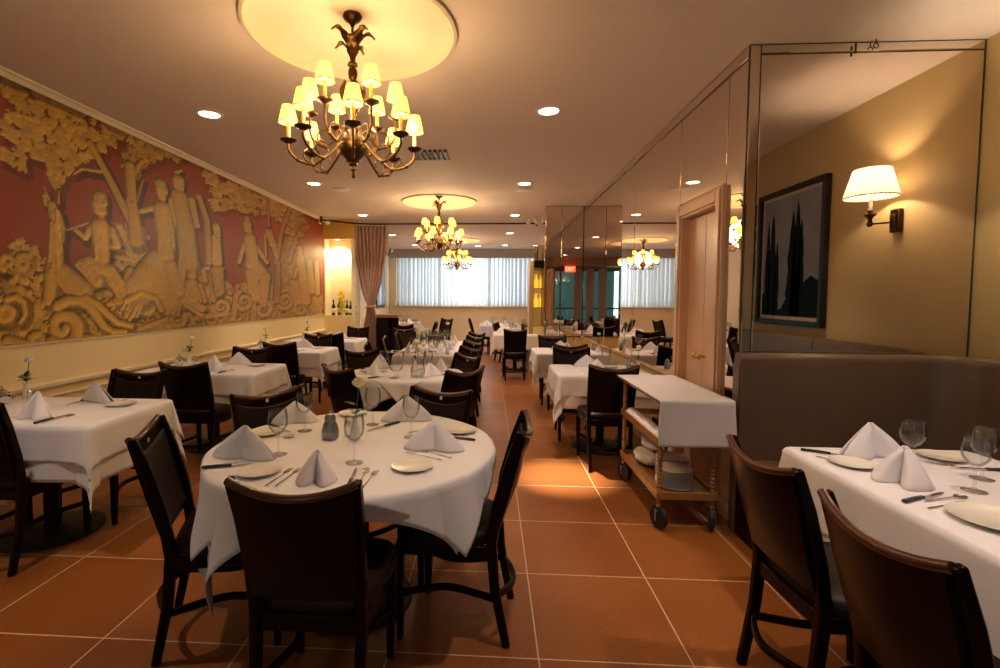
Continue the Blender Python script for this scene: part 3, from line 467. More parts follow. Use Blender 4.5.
def paint_mural():
    Y0, Y1, Z0, Z1 = 3.0, 9.66, 1.10, 2.95
    st = .0095; nu = int((Y1-Y0)/st)+1; nv = int((Z1-Z0)/st)+1
    ys = np.linspace(Y0, Y1, nu); zs = np.linspace(Z0, Z1, nv); YY, ZZ = np.meshgrid(ys, zs)
    H = np.zeros((nv, nu)); T = np.full((nv, nu), -2.0); E = np.zeros((nv, nu)); V = np.ones((nv, nu))
    rnd = random.Random(5)
    def cap(y1, z1, y2, z2, ra, rb, a, tone, gain=1.0, base=0.0, vb=1.0):
        gain *= min(1, .085/max(ra, rb))
        rm = max(ra, rb); i0 = max(0, int((min(y1, y2)-rm*a-Y0)/st)-1); i1 = min(nu, int((max(y1, y2)+rm*a-Y0)/st)+2)
        j0 = max(0, int((min(z1, z2)-rm-Z0)/st)-1); j1 = min(nv, int((max(z1, z2)+rm-Z0)/st)+2)
        if i1 <= i0 or j1 <= j0: return
        y = YY[j0:j1, i0:i1]/a; z = ZZ[j0:j1, i0:i1]
        dx, dz = (y2-y1)/a, z2-z1; L2 = dx*dx+dz*dz+1e-9
        t = np.clip(((y-y1/a)*dx+(z-z1)*dz)/L2, 0, 1); rr_ = ra+(rb-ra)*t
        d = np.hypot(y-y1/a-t*dx, z-z1-t*dz); ins = d < rr_
        h = base+gain*np.sqrt(np.clip(rr_**2-d**2, 0, None))
        sub = H[j0:j1, i0:i1]; sel = ins & (h > sub)
        sub[sel] = h[sel]; T[j0:j1, i0:i1][sel] = tone; E[j0:j1, i0:i1][sel] = (d/rr_)[sel]; V[j0:j1, i0:i1][sel] = vb
    def inside(p, poly):
        c = False; n = len(poly)
        for i in range(n):
            (xa, ya), (xb, yb) = poly[i], poly[i-1]
            if (ya > p[1]) != (yb > p[1]) and p[0] < (xb-xa)*(p[1]-ya)/(yb-ya)+xa: c = not c
        return c
    ground = [([(3.0, 1.1), (3.0, 1.52), (3.9, 1.45), (5.2, 1.42), (7, 1.5), (9.6, 1.5), (9.6, 1.1)], 0, .065, 1.5)]
    for poly, tone, s, a in ground+MURAL_FOLIAGE:
        ax = [p[0] for p in poly]; az = [p[1] for p in poly]
        area = (max(ax)-min(ax))*(max(az)-min(az)); s *= 1.12; n = int(area/(s*s*a)*2.6)
        for k in range(n):
            p = (rnd.uniform(min(ax), max(ax)), rnd.uniform(min(az), max(az)))
            if not inside(p, poly): continue
            cl = noise.noise((p[0]*2.4/a, p[1]*3.0, 3.3)); vb = rnd.uniform(.82, 1.15)*(1+.35*cl)
            th = rnd.uniform(0, 6.28); l = s*rnd.uniform(.5, 1.1)
            for q in (-.5, 0, .5):   # three-lobed leaf
                cap(p[0], p[1], p[0]+math.cos(th+q)*l*a, p[1]+math.sin(th+q)*l, s*.34, s*.17, a, tone+rnd.uniform(-.35, .35), .8, .012+cl*.03, vb)
    for k in range(60):      # acanthus swirls filling the foot of the painting
        y = 3.0+6.6*(k+rnd.random())/60; a = 1.0+.25*(y-3); z = rnd.uniform(1.12, 1.42); r_ = rnd.uniform(.05, .10); sg = rnd.choice((-1, 1)); ph = rnd.uniform(0, 6.28)
        for i in range(12):
            f0, f1 = i/12, (i+1)/12; g = lambda f: (y+a*r_*(.2+f)*math.cos(ph+sg*f*7), z+r_*(.2+f)*math.sin(ph+sg*f*7))
            cap(*g(f0), *g(f1), .008+.016*f0, .008+.016*f1, a, 2.7, 1.0, .03, rnd.uniform(.85, 1.1))
    for q in MURAL_STROKES: cap(*q[:4], q[4]*(1.25 if q[7] == 3 else 1), q[5]*(1.25 if q[7] == 3 else 1), q[6], q[7], 1.0, .11 if q[7] == 3 and q[0] < 5 else (.075 if q[7] == 3 else .045), 1.12 if q[7] == 3 else 1.0)
    for q in MURAL_STROKES:  # drapery folds over the broad forms
        y1, z1, y2, z2, ra, rb, a, tone = q
        if max(ra, rb) > .062 and tone < 2.6 and z1 < 2.35:
            dy, dz = (y2-y1)/a, z2-z1; L_ = math.hypot(dy, dz)+1e-6; nx, nz_ = -dz/L_, dy/L_
            for k in range(6):
                o0 = rnd.uniform(-.75, .75)*ra; o1 = o0+rnd.uniform(-.3, .3)*rb; f0, f1 = rnd.uniform(-.2, .3), rnd.uniform(.6, 1.3)
                cap(y1+(dy*f0+nx*o0)*a, z1+dz*f0+nz_*o0, y1+(dy*f1+nx*o1)*a, z1+dz*f1+nz_*o1, .010, .016, a, tone, 1.0, .098, rnd.uniform(.95, 1.12))
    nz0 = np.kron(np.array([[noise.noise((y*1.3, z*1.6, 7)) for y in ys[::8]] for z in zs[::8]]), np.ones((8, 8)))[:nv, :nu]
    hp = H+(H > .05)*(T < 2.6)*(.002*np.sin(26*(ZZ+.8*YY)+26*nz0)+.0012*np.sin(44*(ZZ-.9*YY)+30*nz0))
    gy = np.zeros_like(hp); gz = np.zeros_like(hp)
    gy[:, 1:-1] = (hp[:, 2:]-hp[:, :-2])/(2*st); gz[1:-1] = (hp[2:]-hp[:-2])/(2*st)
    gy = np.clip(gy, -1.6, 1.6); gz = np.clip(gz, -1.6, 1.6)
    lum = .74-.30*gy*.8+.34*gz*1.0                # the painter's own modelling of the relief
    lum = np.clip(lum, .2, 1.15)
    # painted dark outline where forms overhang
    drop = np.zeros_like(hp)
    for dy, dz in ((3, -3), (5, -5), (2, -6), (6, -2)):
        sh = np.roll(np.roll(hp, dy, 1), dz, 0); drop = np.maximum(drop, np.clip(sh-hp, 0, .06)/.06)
    red = np.array([.27, .034, .006]); gold = np.array([.72, .41, .065]); pale = np.array([.70, .44, .15]); rose = np.array([.46, .23, .13]); brown = np.array([.38, .19, .035])
    col = np.zeros((nv, nu, 3))
    nz = np.array([[noise.noise((y*1.3, z*1.6, 7)) for y in ys[::8]] for z in zs[::8]])
    nz = np.kron(nz, np.ones((8, 8)))[:nv, :nu]
    fine = np.random.RandomState(3).rand(nv, nu)
    base_red = red*(1+.25*nz[..., None])+np.array([.08, .03, .05])*np.clip((YY-5.2)/2.2, 0, 1)[..., None]*np.clip(1.3-abs(YY-7.2)/2.2, 0, 1)[..., None]  # mauve daylight sheen painted into the red ground around the middle
    tone = T[..., None]
    c = np.where(tone < -.5, brown, np.where(tone < .5, gold*.86, np.where(tone < 1.5, gold, np.where(tone < 2.5, pale, gold*.92))))
    c = c*(1+.22*nz[..., None])
    c = c*(1-.5*np.clip((YY-5)/2, 0, 1)[..., None])+rose*.5*np.clip((YY-5)/2, 0, 1)[..., None]  # forms fade to rose along the wall: daylight sheen put into the paint
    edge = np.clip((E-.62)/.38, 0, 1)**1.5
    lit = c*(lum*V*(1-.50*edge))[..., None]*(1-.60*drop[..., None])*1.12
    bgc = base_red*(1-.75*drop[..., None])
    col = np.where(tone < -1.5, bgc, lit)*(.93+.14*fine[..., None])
    # wall mesh grid: the painted panel and its continuation towards the front of the room
    ext = int((3.0+3.3)/st)
    full = np.concatenate([col[:, 1:ext+1][:, ::-1], col], axis=1) if ext < nu else np.concatenate([col[:, 1:][:, ::-1], col], axis=1)
    n = full.shape[1]; yy = Y1-(n-1-np.arange(n))*(Y1-Y0)/(nu-1)
    step = 3; k = max(0, n-nu-20)
    keep = np.concatenate([np.arange(0, k, step), np.arange(k, n)])      # coarser beyond the picture's left edge
    yy = yy[keep]; full = full[:, keep]; n = len(keep)
    yg, zg = np.meshgrid(yy, zs)
    co = np.stack([np.full(yg.shape, XL+.012), yg, zg], -1).reshape(-1, 3)
    idx = np.arange(n*nv).reshape(nv, n)
    q = np.stack([idx[:-1, :-1], idx[:-1, 1:], idx[1:, 1:], idx[1:, :-1]], -1).reshape(-1, 4)
    me = bpy.data.meshes.new('mural'); nf = len(q)
    me.vertices.add(len(co)); me.vertices.foreach_set('co', co.ravel())
    me.loops.add(nf*4); me.loops.foreach_set('vertex_index', q.ravel().astype(np.int32))
    me.polygons.add(nf); me.polygons.foreach_set('loop_start', np.arange(0, nf*4, 4, dtype=np.int32))
    me.update(calc_edges=True)
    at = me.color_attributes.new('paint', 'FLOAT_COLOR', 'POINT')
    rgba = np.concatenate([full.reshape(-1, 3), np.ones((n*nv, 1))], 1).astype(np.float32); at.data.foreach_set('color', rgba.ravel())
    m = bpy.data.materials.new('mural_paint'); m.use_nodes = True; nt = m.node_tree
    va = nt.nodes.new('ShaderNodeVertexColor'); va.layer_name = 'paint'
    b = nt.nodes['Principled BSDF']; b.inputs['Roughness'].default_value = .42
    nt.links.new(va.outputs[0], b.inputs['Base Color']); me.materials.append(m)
    o = bpy.data.objects.new('mural_canvas', me); COL.objects.link(o); return o
mural = thing('mural', 'long red and gold mural of trees, figures and scrolls on the left wall', 'mural')
pm = paint_mural(); pm.parent = mural
MB().box(XL+.001, XL+.009, YF+.3, 9.66, 1.10, 2.95).build('backing', M['painttree'], mural, smooth=0)
MB().box(XL+.001, XL+.02, 9.66, 9.69, 1.09, 2.95).build('end_strip', M['cartwood'], mural, smooth=0)

# ---------------------------------------------------------------- niche return and archway to the rear room
ZN0, ZN1 = 1.075, 2.62
mb = MB().box(XL, XL+.62, YARC, YARC+.42, 0, ZN0)
mb2 = MB().box(XL, XL+.62, YARC, YARC+.42, ZN1, CEIL)
struct('wall_niche_base', mb, M['dado'], smooth=0); struct('wall_niche_head', mb2, M['yellowpaint'], smooth=0)
mb = MB().box(XL, XL+.62, YARC+.30, YARC+.42, ZN0, ZN1).box(XL, XL+.02, YARC, YARC+.30, ZN0, ZN1).box(XL+.56, XL+.62, YARC, YARC+.30, ZN0, ZN1)
struct('wall_niche_back', mb, M['nichepaint'], smooth=0)
niche_fix = thing('niche_downlight', 'small recessed spotlight in the top of the lit bottle niche', 'ceiling light', (XL+.24, YARC+.13, ZN1))
MB().lathe([(.035, -.004), (.035, .0)], 16).build('lens', M['downlight'], niche_fix)
lamp('SPOT', 'niche_lamp', (0, 0, -.02), 60, (1, .84, .60), .02, parent=niche_fix, spot_size=R(120), spot_blend=.6)

# ---------------------------------------------------------------- rear window with sheer curtain and valance
WX0, WX1, WZ0, WZ1 = -3.1, 1.42, 1.17, 2.80
mb = MB().box(-3.6, XR+.2, YB, YB+.2, 0, WZ0).box(-3.6, XR+.2, YB, YB+.2, WZ1, CEIL).box(-3.6, WX0, YB, YB+.2, WZ0, WZ1).box(WX1, XR+.2, YB, YB+.2, WZ0, WZ1)
struct('wall_rear', mb, M['rearpaint'], smooth=0)
win = bpy.data.objects.new('window_1', None); COL.objects.link(win); win['kind'] = 'structure'
mb = MB().box(WX0, WX1, YB+.10, YB+.14, WZ0, WZ0+.05).box(WX0, WX1, YB+.10, YB+.14, WZ1-.05, WZ1)
for x in (WX0+.02, -1.6, -.1, WX1-.02): mb.box(x-.02, x+.02, YB+.10, YB+.14, WZ0, WZ1)
mb.build('window_frame', M['trimpaint'], win, smooth=0)
MB().box(WX0, WX1, YB+.115, YB+.122, WZ0, WZ1).build('window_pane', M['glass'], win, smooth=0)
MB().box(WX0-.05, WX1+.05, YB-.10, YB+.1, WZ0-.03, WZ0).build('window_sill', M['trimpaint'], win, smooth=0)
def sheer(u, v):
    x = WX0+.10+u*(WX1-WX0-.12)
    a = .060*math.sin(u*2*math.pi*36+1.5*math.sin(u*31))+.014*math.sin(u*2*math.pi*71)+.006*math.sin(u*2*math.pi*131)
    return (x, YB-.06+a*(.8+.2*(1-v)), WZ0-.005+v*(2.79-WZ0))
tag(MB().grid(sheer, 900, 6).build('sheer_curtain', M['sheer'], smooth=60), 'white pleated sheer curtain glowing across the rear window', 'curtain')
tag(MB().box(-3.25, XR-.02, YB-.26, YB-.14, 2.73, 2.985).build('valance', M['valance'], bevel=.01), 'plain grey valance box above the white sheer curtain', 'valance')
# dark framed mirror on the rear room's left wall
t = thing('wall_mirror', 'tall narrow dark framed mirror on the rear room left wall', 'mirror', (XL+.04, 14.6, 1.14))
MB().box(0, .03, -.55, .55, 0, 1.72).build('frame', M['paintframe'], t, bevel=.006)
MB().box(.028, .034, -.48, .48, .07, 1.65).build('mirror_glass', M['mirror'], t, smooth=0)

# ---------------------------------------------------------------- mirrored wall on the right
seams = [YM, 3.385, 4.18, 5.45, 6.80, YC]
MZ0, MZ1 = .80, 2.915
def mirror_panel(label, axis, a0, a1, z0, z1, at, group='mirror panels of the right-hand side'):
    """thin bevelled sheet of mirror on plane x=at (axis 'x') or y=at (axis 'y')"""
    mb = MB(); g = .006 if axis == 'x' else .0028; d = .008; b = .004
    lo, hi = a0+g, a1-g; zz0, zz1 = z0+g, z1-g
    def pt(a, z, dep): return (at-dep, a, z) if axis == 'x' else (a, at-dep, z)
    vs = [pt(lo, zz0, 0), pt(hi, zz0, 0), pt(hi, zz1, 0), pt(lo, zz1, 0), pt(lo, zz0, .004), pt(hi, zz0, .004), pt(hi, zz1, .004), pt(lo, zz1, .004),
          pt(lo+b, zz0+b, d), pt(hi-b, zz0+b, d), pt(hi-b, zz1-b, d), pt(lo+b, zz1-b, d)]
    fs = [(0, 1, 5, 4), (1, 2, 6, 5), (2, 3, 7, 6), (3, 0, 4, 7), (4, 5, 9, 8), (5, 6, 10, 9), (6, 7, 11, 10), (7, 4, 8, 11), (8, 9, 10, 11), (3, 2, 1, 0)]
    o = mb.add(vs, fs).build('mirror_panel', M['mirror'], smooth=0)
    return tag(o, label, 'mirror', group)
names = ['narrow tall mirror panel between the peach door and the booth corner', None,
         'wide mirror panel just beyond the peach double door', 'second wide mirror panel beyond the peach door',
         'far mirror panel beside the mirrored column']
for k in range(5):
    y0, y1 = seams[k], seams[k+1]
    if k == 1: mirror_panel('short mirror panel above the peach double door', 'x', y0, y1, 2.215, MZ1, XR)
    else: mirror_panel(names[k], 'x', y0, y1, MZ0, MZ1, XR)
# backing that shows as dark seams
mb = MB().box(XR-.0005, XR+.0125, YM, 3.385, MZ0-.01, CEIL).box(XR-.0005, XR+.0125, 3.385, 4.18, 2.2, CEIL).box(XR-.0005, XR+.0125, 4.18, YC, MZ0-.01, CEIL).box(XR, XN, YM-.0005, YM+.0125, 1.0, CEIL)
struct('wall_mirror_backing', mb, M['seam'], smooth=0)
mirror_panel('long narrow mirror strip just under the ceiling above the tall mirrors', 'x', YM, YC, MZ1+.002, CEIL, XR)
# nook mirror facing the camera
bw = .065
mirror_panel('large mirror above the booth reflecting the sconce and painting', 'y', XR+bw, XN-.012, 1.02, CEIL-.062, YM)
mirror_panel('narrow upright mirror strip at the left edge of the booth mirror', 'y', XR, XR+bw, 1.02, CEIL-.004, YM)
mirror_panel('narrow level mirror strip along the top of the booth mirror', 'y', XR+bw, XN-.012, CEIL-.060, CEIL-.004, YM)
hk = thing('ceiling_hook', 'small dark hook and ring in the ceiling above the booth mirror', 'hook', (2.28, YM-.03, CEIL))
MB().tube([(0, 0, 0), (0, 0, -.025)], .003).build('shank', M['rod'], hk)
MB().tube([(math.sin(a)*.014, 0, -.038+math.cos(a)*.014) for a in [k*.55 for k in range(12)]], .003).build('ring', M['rod'], hk)
MB().box(-.115, -.109, 0, .01, -.08, -.02).build('clip', M['rod'], hk, smooth=0)
# dado below the mirrors
rail('trim_mirror_ledge', XR, .785, .04, -.03, 4.20, YC, M['oak'])
rail('trim_mirror_ledge_front', XR, .785, .03, -.012, YM, 3.36, M['oak'])
rail('baseboard_right', XR, .06, .12, -.015, 4.20, YC, M['trimpaint'])
rail('baseboard_right_front', XR, .06, .12, -.015, YM, 3.36, M['trimpaint'])

# peach double door in its moulded frame
dr = bpy.data.objects.new('door_1', None); COL.objects.link(dr); dr['kind'] = 'structure'
D0, D1 = 3.37, 4.16
mb = MB()
for (a, b) in ((D0, D0+.10), (D1-.10, D1)):
    mb.box(XR-.035, XR+.10, a, b, 0, 2.21); mb.box(XR-.048, XR-.034, a+.02, b-.02, 0, 2.19)
mb.box(XR-.035, XR+.10, D0+.10, D1-.10, 2.09, 2.21); mb.box(XR-.048, XR-.034, D0+.08, D1-.08, 2.11, 2.19)
mb.build('door_frame', M['doorpaint'], dr, bevel=.006)
ym = (D0+D1)/2
for a, b, s in ((D0+.10, ym-.002, 1), (ym+.002, D1-.10, -1)):
    lf = MB().box(XR+.035, XR+.07, a, b, .01, 2.085).build('door_leaf', M['doorpaint'], dr, bevel=.004)
    yk = b-.035 if s > 0 else a+.035
    MB().tube([(XR+.035, yk, 1.02), (XR-.0, yk, 1.02)], [.010, .008], 12).ball((XR-.012, yk, 1.02), .022, 14, 9).lathe([(.001, 0)], 3).build('door_knob', M['gold'], lf)
box_struct('wall_door_closet', XR+.09, XR+.16, 3.46, 4.16, 0, 2.22, M['doorpaint'], smooth=0)

# mirrored column closing the mirror wall
CX0 = .93
box_struct('wall_column', CX0+.012, XR, YC+.012, YC+.55, 0, CEIL, M['dado'], smooth=0)
mb = MB().box(CX0+.006, XR, YC-.0005, YC+.0125, MZ0-.01, CEIL).box(CX0-.0005, CX0+.0125, YC+.006, YC+.55, MZ0-.01, CEIL)
struct('wall_column_backing', mb, M['seam'], smooth=0)
mirror_panel('left mirror on the front of the far mirrored column', 'y', CX0, 1.19, MZ0, CEIL-.004, YC)
mirror_panel('right mirror on the front of the far mirrored column', 'y', 1.19, XR-.01, MZ0, CEIL-.004, YC)
mirror_panel('tall mirror on the aisle side of the far mirrored column', 'x', YC, YC+.55, MZ0, CEIL-.004, CX0)
# low partition behind the column: oak post, mirrored head and a display of bottles with added glow
pt_ = thing('display_cabinet', 'oak edged display cabinet of yellow bottles with added glow behind the mirrored column', 'cabinet', (.74, 9.35, 0))
MB().box(0, .085, 0, .5, 0, 2.16).build('post', M['oak'], pt_, bevel=.008)
MB().box(.085, .80, 0, .5, 2.16, 2.46).build('head_panel', M['mirror'], pt_, bevel=.004)
MB().box(.085, .80, -.01, .5, 2.02, 2.16).build('lintel', M['wood'], pt_, bevel=.004)
MB().box(.085, .80, .44, .5, .9, 2.02).build('back_panel', M['mirror'], pt_, smooth=0)
MB().box(.085, .80, 0, .5, 0, .9).build('base', M['dado'], pt_, smooth=0)
for z in (1.25, 1.62): MB().box(.085, .80, .05, .44, z, z+.02).build('shelf', M['glass'], pt_, smooth=0)

# ---------------------------------------------------------------- glass front of the restaurant behind the camera (seen only in mirrors)
mb = MB().box(-3.6, XN+.2, YF-.15, YF, 2.62, CEIL).box(-3.6, -3.0, YF-.15, YF, 0, 2.62).box(2.0, XN+.2, YF-.15, YF, 0, 2.62)
struct('wall_front', mb, M['frontpaint'], smooth=0)
box_struct('ceiling_soffit', XL, XN, YF, -2.2, 2.70, CEIL-.002, M['frontpaint'], smooth=0)
w2 = bpy.data.objects.new('window_2', None); COL.objects.link(w2); w2['kind'] = 'structure'
mb = MB()
for x in (-3.0, -2.2, -1.4, -.6, .2, 1.0, 1.95): mb.box(x, x+.06, YF-.1, YF-.02, 0, 2.62)
for z in (0, 1.0, 2.56): mb.box(-3.0, 2.0, YF-.1, YF-.02, z, z+.06)
mb.build('window_frame', M['greenpane'], w2, smooth=0)
MB().box(-3.0, 2.0, YF-.065, YF-.055, .05, 2.6).build('window_pane', M['frontpane'], w2, smooth=0)
for k, x in enumerate((-1.45, -.95, -.45, .62)):
    o = MB().grid(lambda u, v: (x-.16+u*.32, YF+.12+.03*math.sin(u*2*math.pi*6), .05+v*2.6), 60, 3).build('front_drape', M['cloth'], smooth=60)
    tag(o, 'white drape at the glass front, number %s from the mural side in the column mirror' % ('one', 'two', 'three', 'four')[k], 'curtain', 'white drapes of the glass front')
ex = thing('exit_sign', 'lit red exit sign hung at the front, seen in the mirrored column', 'sign', (.10, -2.05, 2.44))
MB().box(-.20, .20, -.03, .03, 0, .23).build('housing', M['exit'], ex, bevel=.006)
def letter(polys, xc):
    mb = MB()
    for p in polys: mb.prism([(-(xc+a), b) for a, b in p], -.003, (0, .031, .045), (1, 0, 0), (0, 0, 1))
    mb.build('letter', M['exitletter'], ex, smooth=0)
def rc(a, b, c, d): return [(a, c), (b, c), (b, d), (a, d)]
letter([rc(-.035, -.015, 0, .14), rc(-.015, .035, 0, .022), rc(-.015, .027, .06, .08), rc(-.015, .035, .118, .14)], -.135)
letter([[(-.04, 0), (-.018, 0), (.04, .14), (.018, .14)], [(.018, 0), (.04, 0), (-.018, .14), (-.04, .14)]], -.042)
letter([rc(-.011, .011, 0, .14)], .035)
letter([rc(-.011, .011, 0, .12), rc(-.042, .042, .12, .14)], .115)
MB().tube([(0, 0, .23), (0, 0, .55)], .008).build('hanger', M['grey'], ex)

# glazed side at the front, reflected in the mirrored column
w3 = bpy.data.objects.new('window_3', None); COL.objects.link(w3); w3['kind'] = 'structure'
MB().box(XN-.012, XN-.002, -3.3, -.25, .25, 2.42).build('window_pane', M['tintpane'], w3, smooth=0)
mb = MB()
for y in (-3.3, -2.5, -1.75, -1.0, -.29): mb.box(XN-.03, XN-.012, y, y+.04, .2, 2.46)
for z in (.2, 1.3, 2.42): mb.box(XN-.03, XN-.012, -3.3, -.25, z, z+.04)
mb.build('window_frame', M['greenpane'], w3, smooth=0)
for k, y in enumerate((-.55, -1.35, -2.3)):
    o = MB().grid(lambda u, v: (XN-.10+.03*math.sin(u*2*math.pi*5), y-.14+u*.28, .03+v*2.45), 50, 3).build('side_drape', M['cloth'], smooth=60)
    tag(o, '%s white drape of the dark side glazing, seen in the mirrored column' % ('nearest', 'middle', 'farthest')[k], 'curtain')

# ---------------------------------------------------------------- ceiling fittings
def mk_downlight():
    t = thing('downlight', '', 'x')
    MB().shell([(.078, -.002), (.085, -.010), (.108, -.008), (.112, 0)], 28).build('trim_ring', M['whitering'], t)
    MB().lathe([(.078, -.006), (.078, -.001)], 28).build('lens', M['downlight'], t)
    return t
dl = Proto(mk_downlight)
DL = [(-2.40, 4.10, 'recessed downlight nearest the mural, left of the big chandelier', 30),
      (.47, 4.15, 'recessed downlight over the aisle, right of the big chandelier', 45),
      (-2.42, 6.62, 'second recessed downlight along the mural side', 30), (.45, 6.72, 'second recessed downlight over the aisle', 50),
      (-2.42, 9.18, 'third recessed downlight along the mural side, before the drape', 30), (.45, 9.25, 'third recessed downlight over the aisle, beside the curtain rod', 45),
      (-2.45, 12.1, 'rear room downlight just beyond the tied drape', 22), (.46, 11.8, 'rear room downlight over the aisle', 30),
      (-2.24, 14.4, 'rear room downlight at the left end of the window', 20), (-.38, 14.7, 'rear room downlight in the middle before the window', 20),
      (.42, 14.5, 'rear room downlight at the right end of the window', 20),
      (-2.40, 1.55, 'recessed downlight above the nearest mural-side table', 34), (.47, 1.55, 'recessed downlight overhead right of the round front table', 30),
      (1.95, 1.75, 'recessed downlight directly over the booth table', 40),
      (-2.4, -1.0, 'downlight behind the viewer on the mural side', 25), (.47, -1.0, 'downlight behind the viewer over the aisle', 25)]
for x, y, lab, p in DL:
    o = dl.put(lab, 'ceiling light', (x, y, CEIL))
    lamp('SPOT', 'downlight_lamp', (0, 0, -.03), p*(1 if y < 10 else 1.5), (1, .79, .66) if y < 10 else (1, .93, .92), .04, parent=o, spot_size=R(78), spot_blend=.8)
    if 'right of the big' in lab: lamp('SPOT', 'downlight_lamp', (0, 0, -.04), 1100, (1, .90, .76), .03, parent=o, rot=(R(-4), R(-2.5), 0), spot_size=R(19), spot_blend=1)
def mk_speaker():
    t = thing('ceiling_speaker', '', 'x')
    MB().lathe([(.125, 0), (.125, -.006), (.112, -.012), (.0005, -.014)], 32).build('grille', M['cloth'], t)
    MB().shell([(.125, 0), (.138, -.004), (.140, 0)], 32).build('rim', M['trimpaint'], t); return t
spk = Proto(mk_speaker)
spk.put('round white ceiling speaker on the mural side', 'speaker', (-2.16, 7.0, CEIL)); spk.put('round white ceiling speaker over the aisle', 'speaker', (.47, 7.12, CEIL))
spk.put('round white ceiling speaker in the rear room', 'speaker', (-1.95, 12.3, CEIL))
vt = thing('air_vent', 'dark slatted air vent in the ceiling behind the big chandelier', 'air vent', (-.66, 5.35, CEIL))
MB().box(-.20, -.14, -.18, .18, -.012, 0).box(-.14, .20, .15, .18, -.010, 0).build('frame', M['ventblack'], vt, smooth=0)
for k in range(6): MB().box(-.115+k*.055, -.085+k*.055, -.17, .15, -.022, -.0).build('slat', M['ventblack'], vt, smooth=0)
# little directional lamp heads by the curtain rod
def mk_head():
    t = thing('spot_head', '', 'x')
    MB().lathe([(.05, -.012), (.05, 0)], 16).build('base', M['whitering'], t)
    for s in (-1, 1):
        MB().tube([(0, 0, -.01), (s*.06, -.03, -.05)], .008).tube([(s*.05, -.02, -.03), (s*.085, -.06, -.10)], [.028, .04], 12).build('head', M['whitering'], t)
    return t
sh = Proto(mk_head)
sh.put('twin emergency lamp heads at the ceiling beside the mural end', 'emergency light', (XL+.12, 9.45, CEIL-.02)); sh.put('twin emergency lamp heads at the ceiling by the mirrored column', 'emergency light', (.80, 9.55, CEIL-.02))
sh.put('twin emergency lamp heads at the left end of the grey valance', 'emergency light', (-3.15, 15.2, CEIL-.02))

